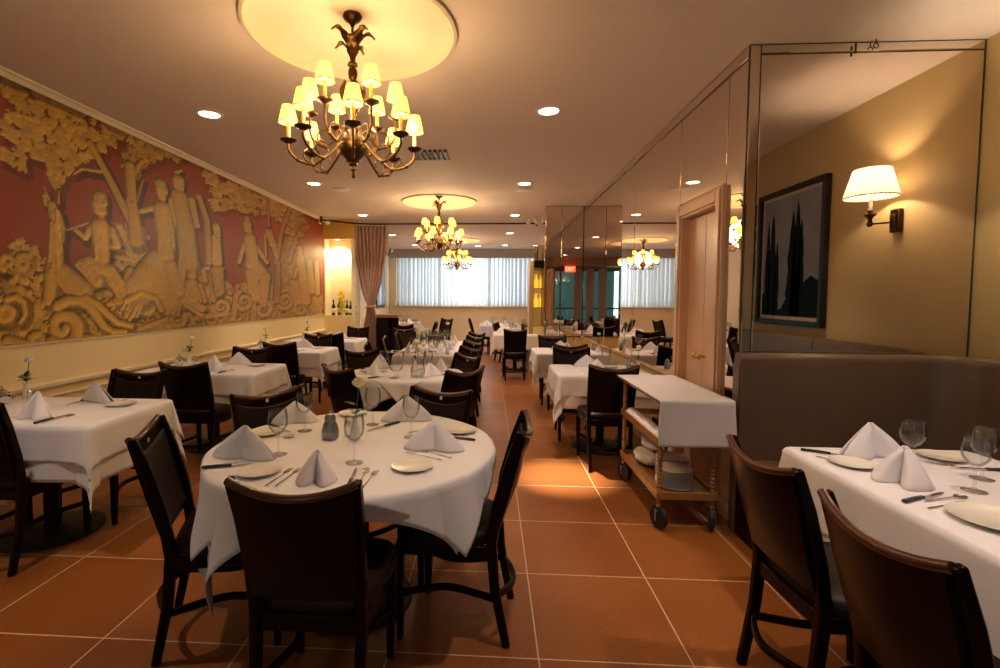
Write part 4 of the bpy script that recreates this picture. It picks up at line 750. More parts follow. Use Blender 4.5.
# ---------------------------------------------------------------- chandeliers
def bez(p, n=18):
    """Catmull-Rom through p"""
    p = [Vector(q) for q in p]; p = [p[0]*2-p[1]]+p+[p[-1]*2-p[-2]]; out = []
    for i in range(1, len(p)-2):
        for k in range(n):
            t = k/n; a, b, c, d = p[i-1], p[i], p[i+1], p[i+2]
            out.append(.5*((2*b)+(c-a)*t+(2*a-5*b+4*c-d)*t*t+(3*b-a-3*c+d)*t**3))
    return out+[p[-2]]
def mk_chandelier():
    t = thing('chandelier', '', 'x')
    MB().lathe([(.0005, .0), (.052, 0), (.056, -.012), (.045, -.03), (.02, -.045), (.008, -.07), (.0005, -.07)], 24).build('canopy', M['bronze'], t)
    st = MB().tube([(0, 0, -.06), (0, 0, -.28)], .008)
    st.lathe([(.0005, -.27), (.028, -.275), (.03, -.29), (.014, -.30), (.024, -.31), (.028, -.335), (.024, -.36), (.012, -.375), (.018, -.39), (.045, -.43), (.05, -.47), (.038, -.52), (.018, -.56),
              (.03, -.575), (.018, -.60), (.03, -.63), (.022, -.66), (.06, -.69), (.078, -.73), (.085, -.755), (.07, -.80), (.045, -.83), (.02, -.85), (.028, -.862), (.012, -.875), (.016, -.89), (.0005, -.91)], 20)
    st.build('stem', M['bronze'], t)
    for k in range(7):   # plume of acanthus leaves
        a = 2*math.pi*k/7+.3; big = k % 2 == 0
        pts = bez([(0, 0, -.02), (.012, 0, .07), (.040, 0, .15 if big else .11), (.090 if big else .07, 0, .195 if big else .14), (.130 if big else .11, 0, .165 if big else .11)], 6)
        mb = MB(); vs = []
        for i, p in enumerate(pts):
            f = i/(len(pts)-1); w_ = .006+.022*math.sin(math.pi*min(1, f*1.05))*(1+.35*math.sin(f*26))
            for q, dz in ((-1, -.006), (0, .004), (1, -.006)): vs.append((p.x, q*w_, p.z+dz))
        mb.add(vs, [(i*3+j, i*3+j+1, i*3+j+4, i*3+j+3) for i in range(len(pts)-1) for j in range(2)])
        c_, s_ = math.cos(a), math.sin(a); mb.v = [(x*c_-y*s_, x*s_+y*c_, z-.285) for x, y, z in mb.v]
        mb.build('acanthus_leaf', M['brass'], t, solid=.004)
    for k in range(6):   # gilt leaves round the urn
        a = 2*math.pi*k/6; mb = MB()
        mb.grid(lambda u, v: ((.03+.045*math.sin(v*2.4))*math.cos(a+(u-.5)*.8*math.sin(math.pi*(.1+.85*v))), (.03+.045*math.sin(v*2.4))*math.sin(a+(u-.5)*.8*math.sin(math.pi*(.1+.85*v))), -.55+.16*v), 5, 8)
        mb.build('urn_leaf', M['brass'], t, solid=.004)
    shade0 = None
    def arm(a, rad, z_att, z_dip, z_pan, kk):
        c_, s_ = math.cos(a), math.sin(a)
        def P3(r, z, off=0): return (r*c_-off*s_, r*s_+off*c_, z)
        pts = bez([P3(.04, z_att), P3(.085, z_att+.035), P3(rad*.42, z_dip+.055), P3(rad*.62, z_dip), P3(rad*.86, z_dip+.02), P3(rad*.99, z_dip+.07), P3(rad, z_pan)], 7)
        mb = MB().tube(pts, [.0075]*len(pts), 8)
        cur = [P3(rad*.62+.055*math.cos(q)*(1-q/9), z_dip+.055+.045*math.sin(q)*(1-q/9)) for q in [-1.6+.45*i for i in range(13)]]
        mb.tube(cur, [.006-.0003*i for i in range(len(cur))], 6)
        mb.ball(P3(rad*.86, z_dip+.02), .013, 8, 5).ball(P3(rad*.62, z_dip-.004), .012, 8, 5)
        am = mb.build('arm', M['brass'], t)
        c = P3(rad, z_pan)
        MB().lathe([(.004, -.012), (.014, -.01), (.030, 0), (.044, .006), (.047, .012), (.036, .009), (.016, .012), (.013, .024), (.0005, .024)], 18, c).build('drip_pan', M['bronze'], am)
        cd = MB().lathe([(.0105, .02), (.0105, .115), (.0005, .115)], 12, c).build('candle', M['candle'], am)
        MB().ball((c[0], c[1], c[2]+.142), .015, 10, 7, (1, 1, 1.7)).build('bulb', M['bulb'], am)
        s2 = MB().shell([(.054, .108), (.0335, .205), (.0325, .205), (.053, .108)], 22, c).build('lamp_shade', M['shade'], am)
        MB().shell([(.0548, .107), (.0538, .113), (.0528, .107)], 22, c).build('shade_trim', M['shadetrim'], am)
    for k in range(8): arm(2*math.pi*(k+.35)/8, .365, -.79, -.875, -.755, k)
    for k in range(6): arm(2*math.pi*(k+.15)/6, .25, -.70, -.76, -.585, k)
    return t
ch = Proto(mk_chandelier)
CH = ['large bronze chandelier of small yellow shades, nearest in the room', 'second bronze chandelier of yellow shades, in front of the curtain rod', 'farthest chandelier of yellow shades, before the rear window']
for i, (cx, cyy, r) in enumerate(MED):
    o = ch.put(CH[i], 'chandelier', (cx, cyy, CEIL+.098), .35*i)
    p = (16, 17, 11)[i]
    lamp('POINT', 'chandelier_glow', (0, 0, -.62), p, (1, .74, .44), .22, parent=o)
    for k in range(4): lamp('POINT', 'chandelier_glow', (.34*math.cos(k*1.571), .34*math.sin(k*1.571), -.68), p*.3, (1, .74, .44), .05, parent=o)

# ---------------------------------------------------------------- sconce and painting on the nook wall
sc = thing('wall_sconce', 'wall sconce with pleated cream shade above the booth, beside the painting', 'wall lamp', (XN, 2.57, 2.02))
MB().box(-.035, 0, -.04, .04, -.085, .085).box(-.05, -.03, -.025, .025, -.05, .05).build('wall_plate', M['bronze'], sc, bevel=.008)
MB().tube([(-.04, 0, -.01), (-.20, 0, -.025)], .007).ball((-.20, 0, -.025), .02, 12, 8).lathe([(.004, 0), (.016, .01), (.012, .03), (.024, .05), (.038, .058), (.036, .064), (.012, .068), (.016, .09), (.010, .10), (.0005, .10)], 16, (-.20, 0, -.02)).build('arm', M['bronze'], sc)
MB().lathe([(.012, .08), (.012, .17), (.0005, .17)], 12, (-.20, 0, -.02)).build('candle', M['whitering'], sc)
MB().ball((-.20, 0, .215), .028, 12, 9).build('bulb', M['bulbsoft'], sc)
def pleats(u, v):
    a = u*2*math.pi; rr_ = (.158-.052*v)*(1+.05*math.sin(a*36)); return (-.20+rr_*math.cos(a), rr_*math.sin(a), .165+.20*v)
s_ = MB().grid(pleats, 353, 3).build('lamp_shade', M['pleat'], sc)
MB().shell([(.161, .163), (.162, .171), (.158, .171), (.158, .163), (.161, .163)], 40, (-.2, 0, 0)).build('shade_band', M['shadetrim'], sc)
lamp('POINT', 'sconce_lamp', (-.20, 0, .25), 14, (1, .82, .60), .03, parent=sc)

pa = thing('framed_painting', 'black framed painting of dark cypress trees, reflected in the booth mirror', 'painting', (XN, 1.33, 1.20))
W2, PH = .53, 1.34
fr = MB()
for (a, b, c, d) in ((-W2, -W2+.05, 0, PH), (W2-.05, W2, 0, PH), (-W2+.05, W2-.05, 0, .05), (-W2+.05, W2-.05, PH-.05, PH)): fr.box(-.055, 0, a, b, c, d)
fr.build('frame', M['paintframe'], pa, bevel=.008)
MB().box(-.02, -.005, -W2+.05, W2-.05, .05, PH-.05).build('mat_board', M['matboard'], pa, smooth=0)
cv = MB().box(-.024, -.020, -W2+.085, W2-.085, .085, PH-.085).build('canvas', M['paintsky'], pa, smooth=0)
def cyp(yc, wd, zt, seed):
    rr2 = random.Random(seed); L_, R_ = [], []
    for i in range(15):
        f = i/14; ww = wd*(.12+.88*math.sin(min(1, (1-f)*1.25)*math.pi/2))*(.85+.3*rr2.random()) if i < 14 else .002
        z = .09+(zt-.09)*f; L_.append((yc-ww, z)); R_.append((yc+ww*(.85+.3*rr2.random()), z))
    return L_+R_[::-1]
tr = MB()
for yc, wd, zt, sd in ((-.36, .05, 1.05, 1), (-.28, .07, 1.12, 2), (-.20, .045, .82, 3), (.05, .075, 1.10, 4), (.12, .07, 1.18, 5), (.18, .055, 1.0, 6)):
    tr.prism([(max(-.44, min(.44, -a)), z) for a, z in cyp(-yc, wd, zt, sd)], .003, (-.0245, 0, 0), (0, 1, 0), (0, 0, 1))
tr.prism([(-.44, .087), (.44, .087), (.44, .42), (.34, .47), (.22, .40), (.05, .36), (-.1, .16), (-.16, .14), (-.25, .30), (-.36, .34), (-.44, .30)], .002, (-.0245, 0, 0), (0, 1, 0), (0, 0, 1))
tr.v = [(-.0245-abs(x+.0245), y, z) for x, y, z in tr.v]
tr.build('painted_cypresses', M['painttree'], cv, smooth=0)

# ---------------------------------------------------------------- banquette of the booth
bq = thing('banquette', 'taupe leather banquette wrapping the booth below the big mirror', 'banquette', (1.525, 3.12, 0))
def backsec(mb, path, z0=.42, z1=1.12, t=.08):
    """upholstered back: section swept along path of (x, y, outward normal)"""
    prof = [(0, z0), (0, z1-.05), (.008, z1-.018), (.022, z1), (.055, z1), (.072, z1-.014), (t, z1-.045), (t+.01, z1-.3), (t, z0)]
    n = len(prof); vs = []
    for x, y, nx, ny in path:
        for d, z in prof: vs.append((x+nx*(t-d)*1.0, y+ny*(t-d), z))
    m = len(path)
    fs = [(i*n+k, i*n+k+1, (i+1)*n+k+1, (i+1)*n+k) for i in range(m-1) for k in range(n-1)]+[tuple(range(n)), tuple((m-1)*n+k for k in reversed(range(n)))]
    return mb.add(vs, fs)
p1 = [(0, -.08, 0, 1)]+[(x, -.08, 0, 1) for x in (.3, .6, .9, 1.05)]
arc = [(1.05+.20*math.sin(a), -.28+.20*math.cos(a), math.sin(a), math.cos(a)) for a in [k*math.pi/2/8 for k in range(1, 9)]]
p2 = [(1.25, y, 1, 0) for y in (-.6, -1.18)]
# path stores the front face; thickness goes outward along the normal
def fix(path): return [(x-nx*0, y-ny*0, nx, ny) for x, y, nx, ny in path]
backsec(MB(), fix(p1+arc+p2)).build('backrest', M['banquette'], bq, smooth=50)
backsec(MB(), fix([(1.25, -1.19, 1, 0), (1.25, -2.3, 1, 0), (1.25, -4.2, 1, 0)])).build('backrest', M['banquette'], bq, smooth=50)
MB().box(0, 1.25, -.60, -.08, .0, .42).box(.78, 1.25, -4.2, -.60, 0, .36).build('plinth', M['wood'], bq, smooth=0)
MB().box(.005, 1.25, -.60, -.075, .42, .47).build('seat', M['banquette'], bq, bevel=.03)
MB().box(.78, 1.27, -4.2, -.67, .36, .47).build('seat', M['banquette'], bq, bevel=.03)
MB().box(-.006, 0, -.075, .0, 0, 1.05).build('end_panel', M['banquette'], bq, bevel=.005)

# ---------------------------------------------------------------- tied drape and rod at the archway
rd = thing('curtain_rod', 'dark iron curtain rod under the ceiling across the archway', 'curtain rod', (0, 9.85, 2.93))
MB().tube(bez([(XL+.10, -.55, .0), (-3.05, -.36, 0), (-2.75, -.12, 0), (-2.3, 0, 0), (-1, 0, 0), (.2, 0, 0), (.93, 0, 0)], 8), .016, 10).build('rod', M['rod'], rd)
for x in (-3.26, .91): MB().box(x-.018, x+.018, (-.57 if x < 0 else -.02), (-.53 if x < 0 else .02), -.05, .069).build('bracket', M['rod'], rd, bevel=.004)
for k in range(11): MB().tube([(-2.76+k*.062, .022*math.cos(a)*1.0, .022*math.sin(a)) for a in [q*.628 for q in range(11)]], .004, 6, False).build('ring', M['rod'], rd)
def drape(u, v):
    z = .02+v*2.88; vt_ = (z-1.25)/1.65 if z > 1.25 else (1.25-z)/1.23
    if z > 1.25: wd = .14+.56*math.sin(min(1, vt_*1.05)*math.pi/2)**.9; cx = -2.44-.01*vt_
    else: wd = .14+.28*min(1, vt_*1.6)**.7; cx = -2.44+.02*vt_
    am = .05*(1 if z < 1.25 else .5+.5*vt_)*.9
    a = math.sin(u*2*math.pi*9+.6*math.sin(z*3))+.35*math.sin(u*2*math.pi*4+z)
    return (cx+(u-.5)*wd+.01*math.sin(z*7+u*9), 9.86+am*a, z)
dp = thing('drape', 'full mauve-brown drape tied back at the left of the archway', 'curtain', (0, 0, 0))
MB().grid(drape, 150, 60).build('fabric', M['curtain'], dp, smooth=70, solid=.004)
MB().tube([(-2.44+.095*math.cos(a), 9.86+.07*math.sin(a), 1.25+.01*math.cos(a)) for a in [k*.4 for k in range(17)]], .022, 8, False).build('tieback', M['curtain'], dp)

# ---------------------------------------------------------------- dining chair
def mk_chair():
    t = thing('dining_chair', '', 'x')
    def bowback(x, z):     # y of the curved back at x, z
        f = (z-.48)/.44; return -.205-.115*max(0, f)-.035*(1-(x/.2)**2)*min(1, max(0, f*1.5)+.4)
    for s in (-1, 1):
        MB().sweep([(s*.185, .185, 0), (s*.190, .185, .22), (s*.190, .185, .415)], [.026, .034, .038], [.026, .034, .038], up=(0, 1, 0)).build('leg', M['wood'], t, bevel=.004)
        MB().sweep([(s*.165, -.265, 0), (s*.172, -.215, .25), (s*.174, -.200, .44), (s*.180, -.225, .61), (s*.187, -.270, .78), (s*.193, -.316, .912)], [.026, .030, .034, .030, .026, .024], [.034, .040, .044, .040, .036, .030], up=(0, 1, 0)).build('leg', M['wood'], t, bevel=.006)
    MB().box(-.195, .195, .165, .20, .375, .43).box(-.185, .185, -.215, -.185, .375, .43).prism([(-.205, .17), (-.18, .17), (-.168, -.19), (-.19, -.19)], .055, (0, 0, .375)).prism([(.18, .17), (.205, .17), (.19, -.19), (.168, -.19)], .055, (0, 0, .375)).build('seat_frame', M['wood'], t, bevel=.004)
    # seat pad: rounded trapezoid
    out = []
    for k in range(40):
        a = 2*math.pi*k/40; c_, s_ = math.cos(a), math.sin(a); e = .42
        x = math.copysign(abs(c_)**e, c_); y = math.copysign(abs(s_)**e, s_)
        out.append((x*(.212+.018*y), y*.208+.005))
    prof = [(.90, .425), (1, .432), (1.012, .45), (1.0, .468), (.95, .482), (.7, .492), (.3, .496)]
    vs = [(x*f, y*f, z) for f, z in prof for x, y in out]; n = 40
    fs = [(i*n+k, i*n+(k+1) % n, (i+1)*n+(k+1) % n, (i+1)*n+k) for i in range(len(prof)-1) for k in range(n)]+[tuple(range(n-1, -1, -1)), tuple((len(prof)-1)*n+k for k in range(n))]
    MB().add(vs, fs).build('seat', M['leather'], t, smooth=60)
    # curved wooden back shell with scooped top edge
    def xw(z): return .173+.016*(z-.5)/.42
    def top(x): return .904-.040*(1-min(1, abs(x)/.2)**2)
    NB = 17
    def shell(off, zlo, ztop, wf=1.0, th=.014, nv=9):
        mb = MB(); vs = []
        for side in (0, 1):
            for j in range(nv):
                for i in range(NB):
                    u = -1+2*i/(NB-1); v = j/(nv-1); z1 = ztop(u*.2); z = zlo+(z1-zlo)*v; x = u*xw(z)*wf
                    vs.append((x, bowback(x, z)+off-side*th, z))
        K = nv*NB; fs = []
        for j in range(nv-1):
            for i in range(NB-1):
                a = j*NB+i; fs.append((a, a+NB, a+NB+1, a+1)); fs.append((K+a, K+a+1, K+a+NB+1, K+a+NB))
        for i in range(NB-1): fs.append((i, i+1, K+i+1, K+i)); a = (nv-1)*NB+i; fs.append((a, K+a, K+a+1, a+1))
        for j in range(nv-1): a = j*NB; fs.append((a, K+a, K+a+NB, a+NB)); a = j*NB+NB-1; fs.append((a, a+NB, K+a+NB, K+a))
        return mb.add(vs, fs)
    shell(0, .50, top, 1.0, .018).build('backrest', M['wood'], t, smooth=45)
    shell(.016, .53, lambda x: top(x)-.045, .93, .016).build('back_cushion', M['leather'], t, smooth=60, bevel=.005)
    pts = [(u*xw(.92)*1.03, bowback(u*.2, top(u*.2))-.009, top(u*.2)+.004) for u in [-1+2*i/16 for i in range(17)]]
    MB().tube(pts, .0135, 8).build('top_rail', M['woodedge'], t, smooth=60)
    MB().ball((0, bowback(0, .84)+.020, .855), .011, 10, 6, (1, .5, 1)).build('stud', M['steel'], t)
    # bowed stretcher ring low between the legs
    MB().sweep(bez([(-.188, .18, .2), (-.13, .06, .2), (-.115, -.04, .2), (-.168, -.225, .2)], 6), .020, .026).build('stretcher', M['wood'], t, bevel=.003)
    MB().sweep(bez([(.188, .18, .2), (.13, .06, .2), (.115, -.04, .2), (.168, -.225, .2)], 6), .020, .026).build('stretcher', M['wood'], t, bevel=.003)
    MB().sweep(bez([(-.168, -.215, .21), (-.09, -.262, .205), (0, -.285, .2), (.09, -.262, .205), (.168, -.215, .21)], 5), .020, .026).build('rear_stretcher', M['wood'], t, bevel=.003)
    return t
chair = Proto(mk_chair)
def put_chair(bx, by, fx, fy, label, group=None):
    """bx, by: top of the back; (fx, fy): direction the sitter faces"""
    l = math.hypot(fx, fy); fx, fy = fx/l, fy/l
    return chair.put(label, 'chair', (bx+fx*.33, by+fy*.33, 0), math.atan2(fy, fx)-math.pi/2, group)

# ---------------------------------------------------------------- tables and cloths
def table_round(label, x, y, r):
    t = thing('dining_table', label, 'table', (x, y, 0))
    MB().lathe([(r-.01, .722), (r-.002, .728), (r-.002, .748), (r-.01, .752)], 64).build('tabletop', M['wood'], t)
    MB().lathe([(.05, .03), (.035, .08), (.035, .65), (.06, .70), (.16, .722)], 20).build('column', M['wood'], t)
    MB().lathe([(.26, .0), (.26, .012), (.24, .022), (.10, .034), (.05, .045)], 36).build('base', M['rubber'], t); return t
def table_rect(label, x0, x1, y0, y1, four=False):
    cx, cyy = (x0+x1)/2, (y0+y1)/2; t = thing('dining_table', label, 'table', (cx, cyy, 0)); a, b = (x1-x0)/2, (y1-y0)/2
    MB().box(-a+.004, a-.004, -b+.004, b-.004, .722, .752).build('tabletop', M['wood'], t, bevel=.006)
    for sx in ((-1, 1) if a > .7 or b > .7 else (0,)):
        ox, oy = (sx*(a-.35), 0) if a >= b else (0, sx*(b-.35))
        MB().lathe([(.05, .03), (.04, .08), (.04, .66), (.07, .70), (.14, .722)], 18, (ox, oy, 0)).build('column', M['wood'], t)
        MB().lathe([(.27, .0), (.27, .012), (.24, .022), (.10, .034), (.05, .045)], 32, (ox, oy, 0)).build('base', M['rubber'], t)
    return t
def drape_cloth(name, label, cx, cyy, shape, size, rot=0, off=(0, 0), z=.7545, m=None, n=72, flare=.10, seed=0, fold=1.0, group=None):
    """square cloth (size = half extents) laid over a round (r,) or rectangular (a, b) top; overhang bends down"""
    sx, sy_ = size; c_, s_ = math.cos(rot), math.sin(rot); rc = .03
    ph = seed*1.7
    def fn(u, v):
        px = (2*u-1)*sx; py = (2*v-1)*sy_; x, y = px*c_-py*s_+off[0], px*s_+py*c_+off[1]
        if len(shape) == 1:
            d = math.hypot(x, y); r = shape[0]
            if d <= r: return (x, y, z)
            dx, dy = x/d, y/d; nx, ny = dx*r, dy*r; e = d-r; ang = math.atan2(dy, dx); wv = math.sin(ang*11+ph)*.6+math.sin(ang*7+ph*2)*.5; kx = 0
            o = min(e, .02)*.8+e*flare+fold*e*.16*wv
        else:
            a, b = shape[0]-rc, shape[1]-rc; nx, ny = max(-a, min(a, x)), max(-b, min(b, y)); dx, dy = x-nx, y-ny; e = math.hypot(dx, dy)
            if e <= rc: return (x, y, z)
            dx, dy = dx/e, dy/e; nx += dx*rc; ny += dy*rc; e -= rc
            k = abs(2*dx*dy); al = nx+ny
            wv = math.sin(al*13+ph)*.5+math.sin(al*23+ph*2)*.3
            o = min(e, .02)*.8+e*flare*.5+e*(.16*k**1.5)+fold*e*.10*wv*(1-k)
            if k > .01:
                tw = .10*e*math.sin(k*6)*(1 if abs(dx) > abs(dy) else -1); nx += -dy*tw*.6; ny += dx*tw*.6
        dz = math.sqrt(max(0, e*e-(min(e*.9, abs(o)*.8))**2)) if e > .03 else e*e/.05
        return (nx+dx*o, ny+dy*o, z-dz)
    o = MB().grid(fn, n, n).build(name, m or M['cloth'], smooth=75, loc=(cx, cyy, 0), solid=.0025)
    return tag(o, label, 'tablecloth', group)
ZT = .7585

# ---------------------------------------------------------------- tableware
def mk_napkin(d=.04, W=.088, Hh=.135):
    def mk():
        mb = MB()
        def f(u, v):
            s = 2*u-1; w_ = W*(1-v**1.25)+.006; dd = d*(1-v)**.8+.004
            return (w_*s*(1+.06*math.sin(3*v)), .5*d-dd*math.sin(math.pi*abs(s))*1.0-(1-v)*.02, Hh*v*(1-.10*abs(s)*(1-abs(s))*4*v)+.001)
        mb.grid(f, 25, 12)
        mb.grid(lambda u, v: ((2*u-1)*(W*(1-v**1.25)+.006), .5*d+.002+.01*(1-v)*math.sin(u*6), Hh*v+.001), 9, 12)
        return mb.build('folded_napkin', M['napkin'], smooth=60, solid=.003)
    return mk
nap = Proto(mk_napkin()); nap2 = Proto(mk_napkin(.022, .122, .118)); nap3 = Proto(mk_napkin(.055, .075, .12))
plate = Proto(lambda: MB().lathe([(.0005, .004), (.045, .003), (.05, 0), (.056, .002), (.066, .007), (.083, .013), (.084, .0145), (.066, .010), (.056, .006), (.0005, .006)], 40).build('bread_plate', M['china'], smooth=50))
dplate = Proto(lambda: MB().lathe([(.0005, .004), (.065, .003), (.07, 0), (.08, .003), (.10, .009), (.128, .017), (.129, .0185), (.10, .012), (.08, .007), (.0005, .007)], 44).build('dinner_plate', M['china'], smooth=50))
def mk_glass():
    prof = [(.0005, .0), (.036, .0), (.037, .002), (.030, .004), (.010, .008), (.0045, .016), (.0040, .055), (.0048, .085), (.012, .094), (.026, .105), (.038, .124), (.0425, .145), (.041, .170), (.0365, .200),
            (.0355, .2005), (.0395, .170), (.0408, .145), (.0365, .125), (.025, .1075), (.012, .0975), (.0005, .096)]
    return MB().shell(prof, 28).build('wine_glass', M['glass'], smooth=60)
wg = Proto(mk_glass)
def mk_fork():
    t = thing('fork', '', 'x'); mb = MB()
    mb.prism([(-.0045, -.095), (.0045, -.095), (.0035, -.05), (.0022, .02), (.004, .035), (.0105, .045), (.0115, .055), (-.0115, .055), (-.0105, .045), (-.004, .035), (-.0022, .02), (-.0035, -.05)], .0022, (0, 0, .002))
    mb.build('handle', M['steel'], t, bevel=.0006)
    tn = MB()
    for k in range(4): x = -.0100+k*.00667; tn.prism([(x-.0016, .052), (x+.0016, .052), (x+.0012, .094), (x-.0008, .094)], .002, (0, 0, .002))
    tn.build('tines', M['steel'], t); return t
def mk_knife():
    t = thing('knife', '', 'x')
    MB().sweep([(0, -.115, .006), (0, -.06, .007), (0, -.005, .006)], [.016, .013, .014], [.009, .010, .009]).build('handle', M['blackplastic'], t, bevel=.002)
    MB().prism([(-.006, -.006), (.006, -.006), (.0085, .03), (.008, .075), (.003, .112), (-.002, .118), (-.006, .10)], .0018, (0, 0, .004)).build('blade', M['steel'], t); return t
def mk_spoon():
    t = thing('spoon', '', 'x')
    MB().prism([(-.0045, -.095), (.0045, -.095), (.0035, -.05), (.002, .035), (.004, .045), (-.004, .045), (-.002, .035), (-.0035, -.05)], .0022, (0, 0, .003)).build('handle', M['steel'], t)
    MB().grid(lambda u, v: (.0165*math.sin(math.pi*v)**.6*(2*u-1), .042+.055*v, .005-.004*math.sin(math.pi*v)*(1-(2*u-1)**2)), 9, 11).build('bowl', M['steel'], t, solid=.0012); return t
fork, knife, spoon = Proto(mk_fork), Proto(mk_knife), Proto(mk_spoon)
def mk_bud(hh=.24, petal='petal', lean=.0, rose=.026, leaves=6, seed=1):
    def mk():
        rr2 = random.Random(seed); t = thing('bud_vase', '', 'x')
        MB().lathe([(.0005, 0), (.022, 0), (.025, .01), (.023, .04), (.014, .075), (.011, .095), (.015, .105), (.0125, .105), (.0005, .09)], 20).build('vase', M['china'], t)
        MB().tube(bez([(0, 0, .06), (lean*.3, 0, .13), (lean, 0, hh)], 5), .0022, 6).build('stem', M['leaf'], t)
        for k in range(leaves):
            a = rr2.uniform(0, 6.28); z = .11+rr2.random()*(hh-.15)*.6; l = rr2.uniform(.045, .08); el = rr2.uniform(.2, 1.0); mb = MB()
            c_, s_ = math.cos(a), math.sin(a)
            def f(u, v):
                w_ = .014*math.sin(math.pi*min(1, v*.95+.04)); r_ = l*v; off = (2*u-1)*w_
                return (r_*math.cos(el)*c_-off*s_, r_*math.cos(el)*s_+off*c_, z+r_*math.sin(el)-.3*r_*v)
            mb.grid(f, 3, 6).build('leaf', M['leaf'], t, solid=.0008)
        fl = MB()
        for ring, (nn, r_, h_) in enumerate(((3, .35, .9), (5, .7, .8), (6, 1.0, .6))):
            for k in range(nn):
                a0 = 6.28*k/nn+ring*.5
                fl.grid(lambda u, v: (lean+rose*r_*math.sin(v*1.9)*math.cos(a0+(u-.5)*1.5), rose*r_*math.sin(v*1.9)*math.sin(a0+(u-.5)*1.5), hh-.012+rose*1.7*h_*v), 5, 5)
        fl.build('bloom', M[petal], t, solid=.0008)
        return t
    return mk
bud = Proto(mk_bud()); budw = Proto(mk_bud(.25, 'whitepetal', .03, .026, 14, 4)); budy = Proto(mk_bud(.26, 'petal', .02, .034, 7, 7)); bud_s = Proto(mk_bud(.20, 'leaf', .02, .012, 9, 9))
def mk_shaker():
    t = thing('shaker', '', 'x')
    MB().lathe([(.0005, 0), (.030, 0), (.035, .008), (.036, .035), (.028, .065), (.021, .078), (.022, .082)], 22).build('body', M['grey'], t)
    MB().lathe([(.024, .082), (.024, .092), (.018, .104), (.006, .110), (.008, .118), (.0005, .121)], 22).build('lid', M['grey'], t); return t
shaker = Proto(mk_shaker)
def mk_pepper():
    t = thing('shaker', '', 'x')
    MB().lathe([(.0005, 0), (.017, 0), (.018, .03), (.014, .055)], 16).build('body', M['glass'], t); MB().lathe([(.0155, .054), (.0165, .066), (.009, .078), (.0005, .080)], 16).build('cap', M['steel'], t); return t
pepper = Proto(mk_pepper)
def mk_pot():
    t = thing('sugar_pot', '', 'x')
    MB().lathe([(.0005, 0), (.03, 0), (.028, .006), (.042, .02), (.050, .045), (.044, .07), (.028, .082)], 24).build('body', M['steel'], t)
    MB().lathe([(.029, .082), (.027, .09), (.010, .097), (.006, .104), (.009, .112), (.0005, .116)], 24).build('lid', M['steel'], t)
    MB().tube([(.045, 0, .06), (.068, 0, .062), (.070, 0, .035), (.047, 0, .025)], .004, 6).build('handle', M['steel'], t); return t
pot = Proto(mk_pot)
def mk_hurricane():
    t = thing('footed_glass_vase', '', 'x')
    MB().shell([(.0005, 0), (.055, 0), (.056, .004), (.02, .012), (.012, .03), (.016, .05), (.05, .07), (.062, .11), (.060, .16), (.072, .215), (.0705, .216), (.0575, .16), (.0595, .11), (.047, .072), (.0005, .056)], 30).build('bowl', M['glass'], t, smooth=60)
    MB().shell([(.0705, .213), (.0728, .216), (.0728, .219), (.0705, .219)], 30).build('rim', M['steel'], t)
    return t
hurr = Proto(mk_hurricane)
def mk_pitcher():
    t = thing('glass_pitcher', '', 'x')
    MB().shell([(.0005, 0), (.05, 0), (.056, .01), (.058, .06), (.046, .11), (.048, .15), (.0465, .15), (.0445, .11), (.056, .06), (.053, .012), (.0005, .006)], 28).build('body', M['glass'], t, smooth=60)
    MB().tube(bez([(.047, 0, .135), (.085, 0, .13), (.09, 0, .08), (.055, 0, .04)], 6), .006, 8).build('handle', M['glass'], t); return t
pitch = Proto(mk_pitcher)

def setting(tb, seat, ex, ey, fx, fy, items='nkfgp', npk=None, z=ZT, flip=1, rnd=None):
    """items laid at one seat: edge point (ex, ey), direction inwards (fx, fy)"""
    l = math.hypot(fx, fy); fx, fy = fx/l, fy/l; rx, ry = fy*flip, -fx*flip; rz = math.atan2(fy, fx)-math.pi/2
    rr2 = random.Random(hash((round(ex*100), round(ey*100))) & 0xffff)
    def at(a, b): return (ex+rx*a+fx*b, ey+ry*a+fy*b, z)
    j = lambda s=.1: rr2.uniform(-s, s)
    if 'n' in items: (npk or nap).put('white folded napkin standing at the %s of the %s' % (seat, tb), 'napkin', at(0, .13), rz+j(.35), None, rr2.uniform(.95, 1.1))
    if 'k' in items: knife.put('black handled knife lying at the %s of the %s' % (seat, tb), 'knife', at(.125, .12), rz+j())
    if 's' in items: spoon.put('steel spoon beside the knife at the %s of the %s' % (seat, tb), 'spoon', at(.155, .12), rz+j())
    if 'f' in items: fork.put('steel fork left of the napkin at the %s of the %s' % (seat, tb), 'fork', at(-.125, .12), rz+j())
    if 'F' in items: fork.put('second steel fork, outer of the pair, at the %s of the %s' % (seat, tb), 'fork', at(-.155, .115), rz+j())
    if 'p' in items: plate.put('ivory bread plate at the %s of the %s' % (seat, tb), 'plate', at(-.215, .20))
    if 'g' in items: wg.put('empty stemmed wine glass at the %s of the %s' % (seat, tb), 'wine glass', at(.12, .30))

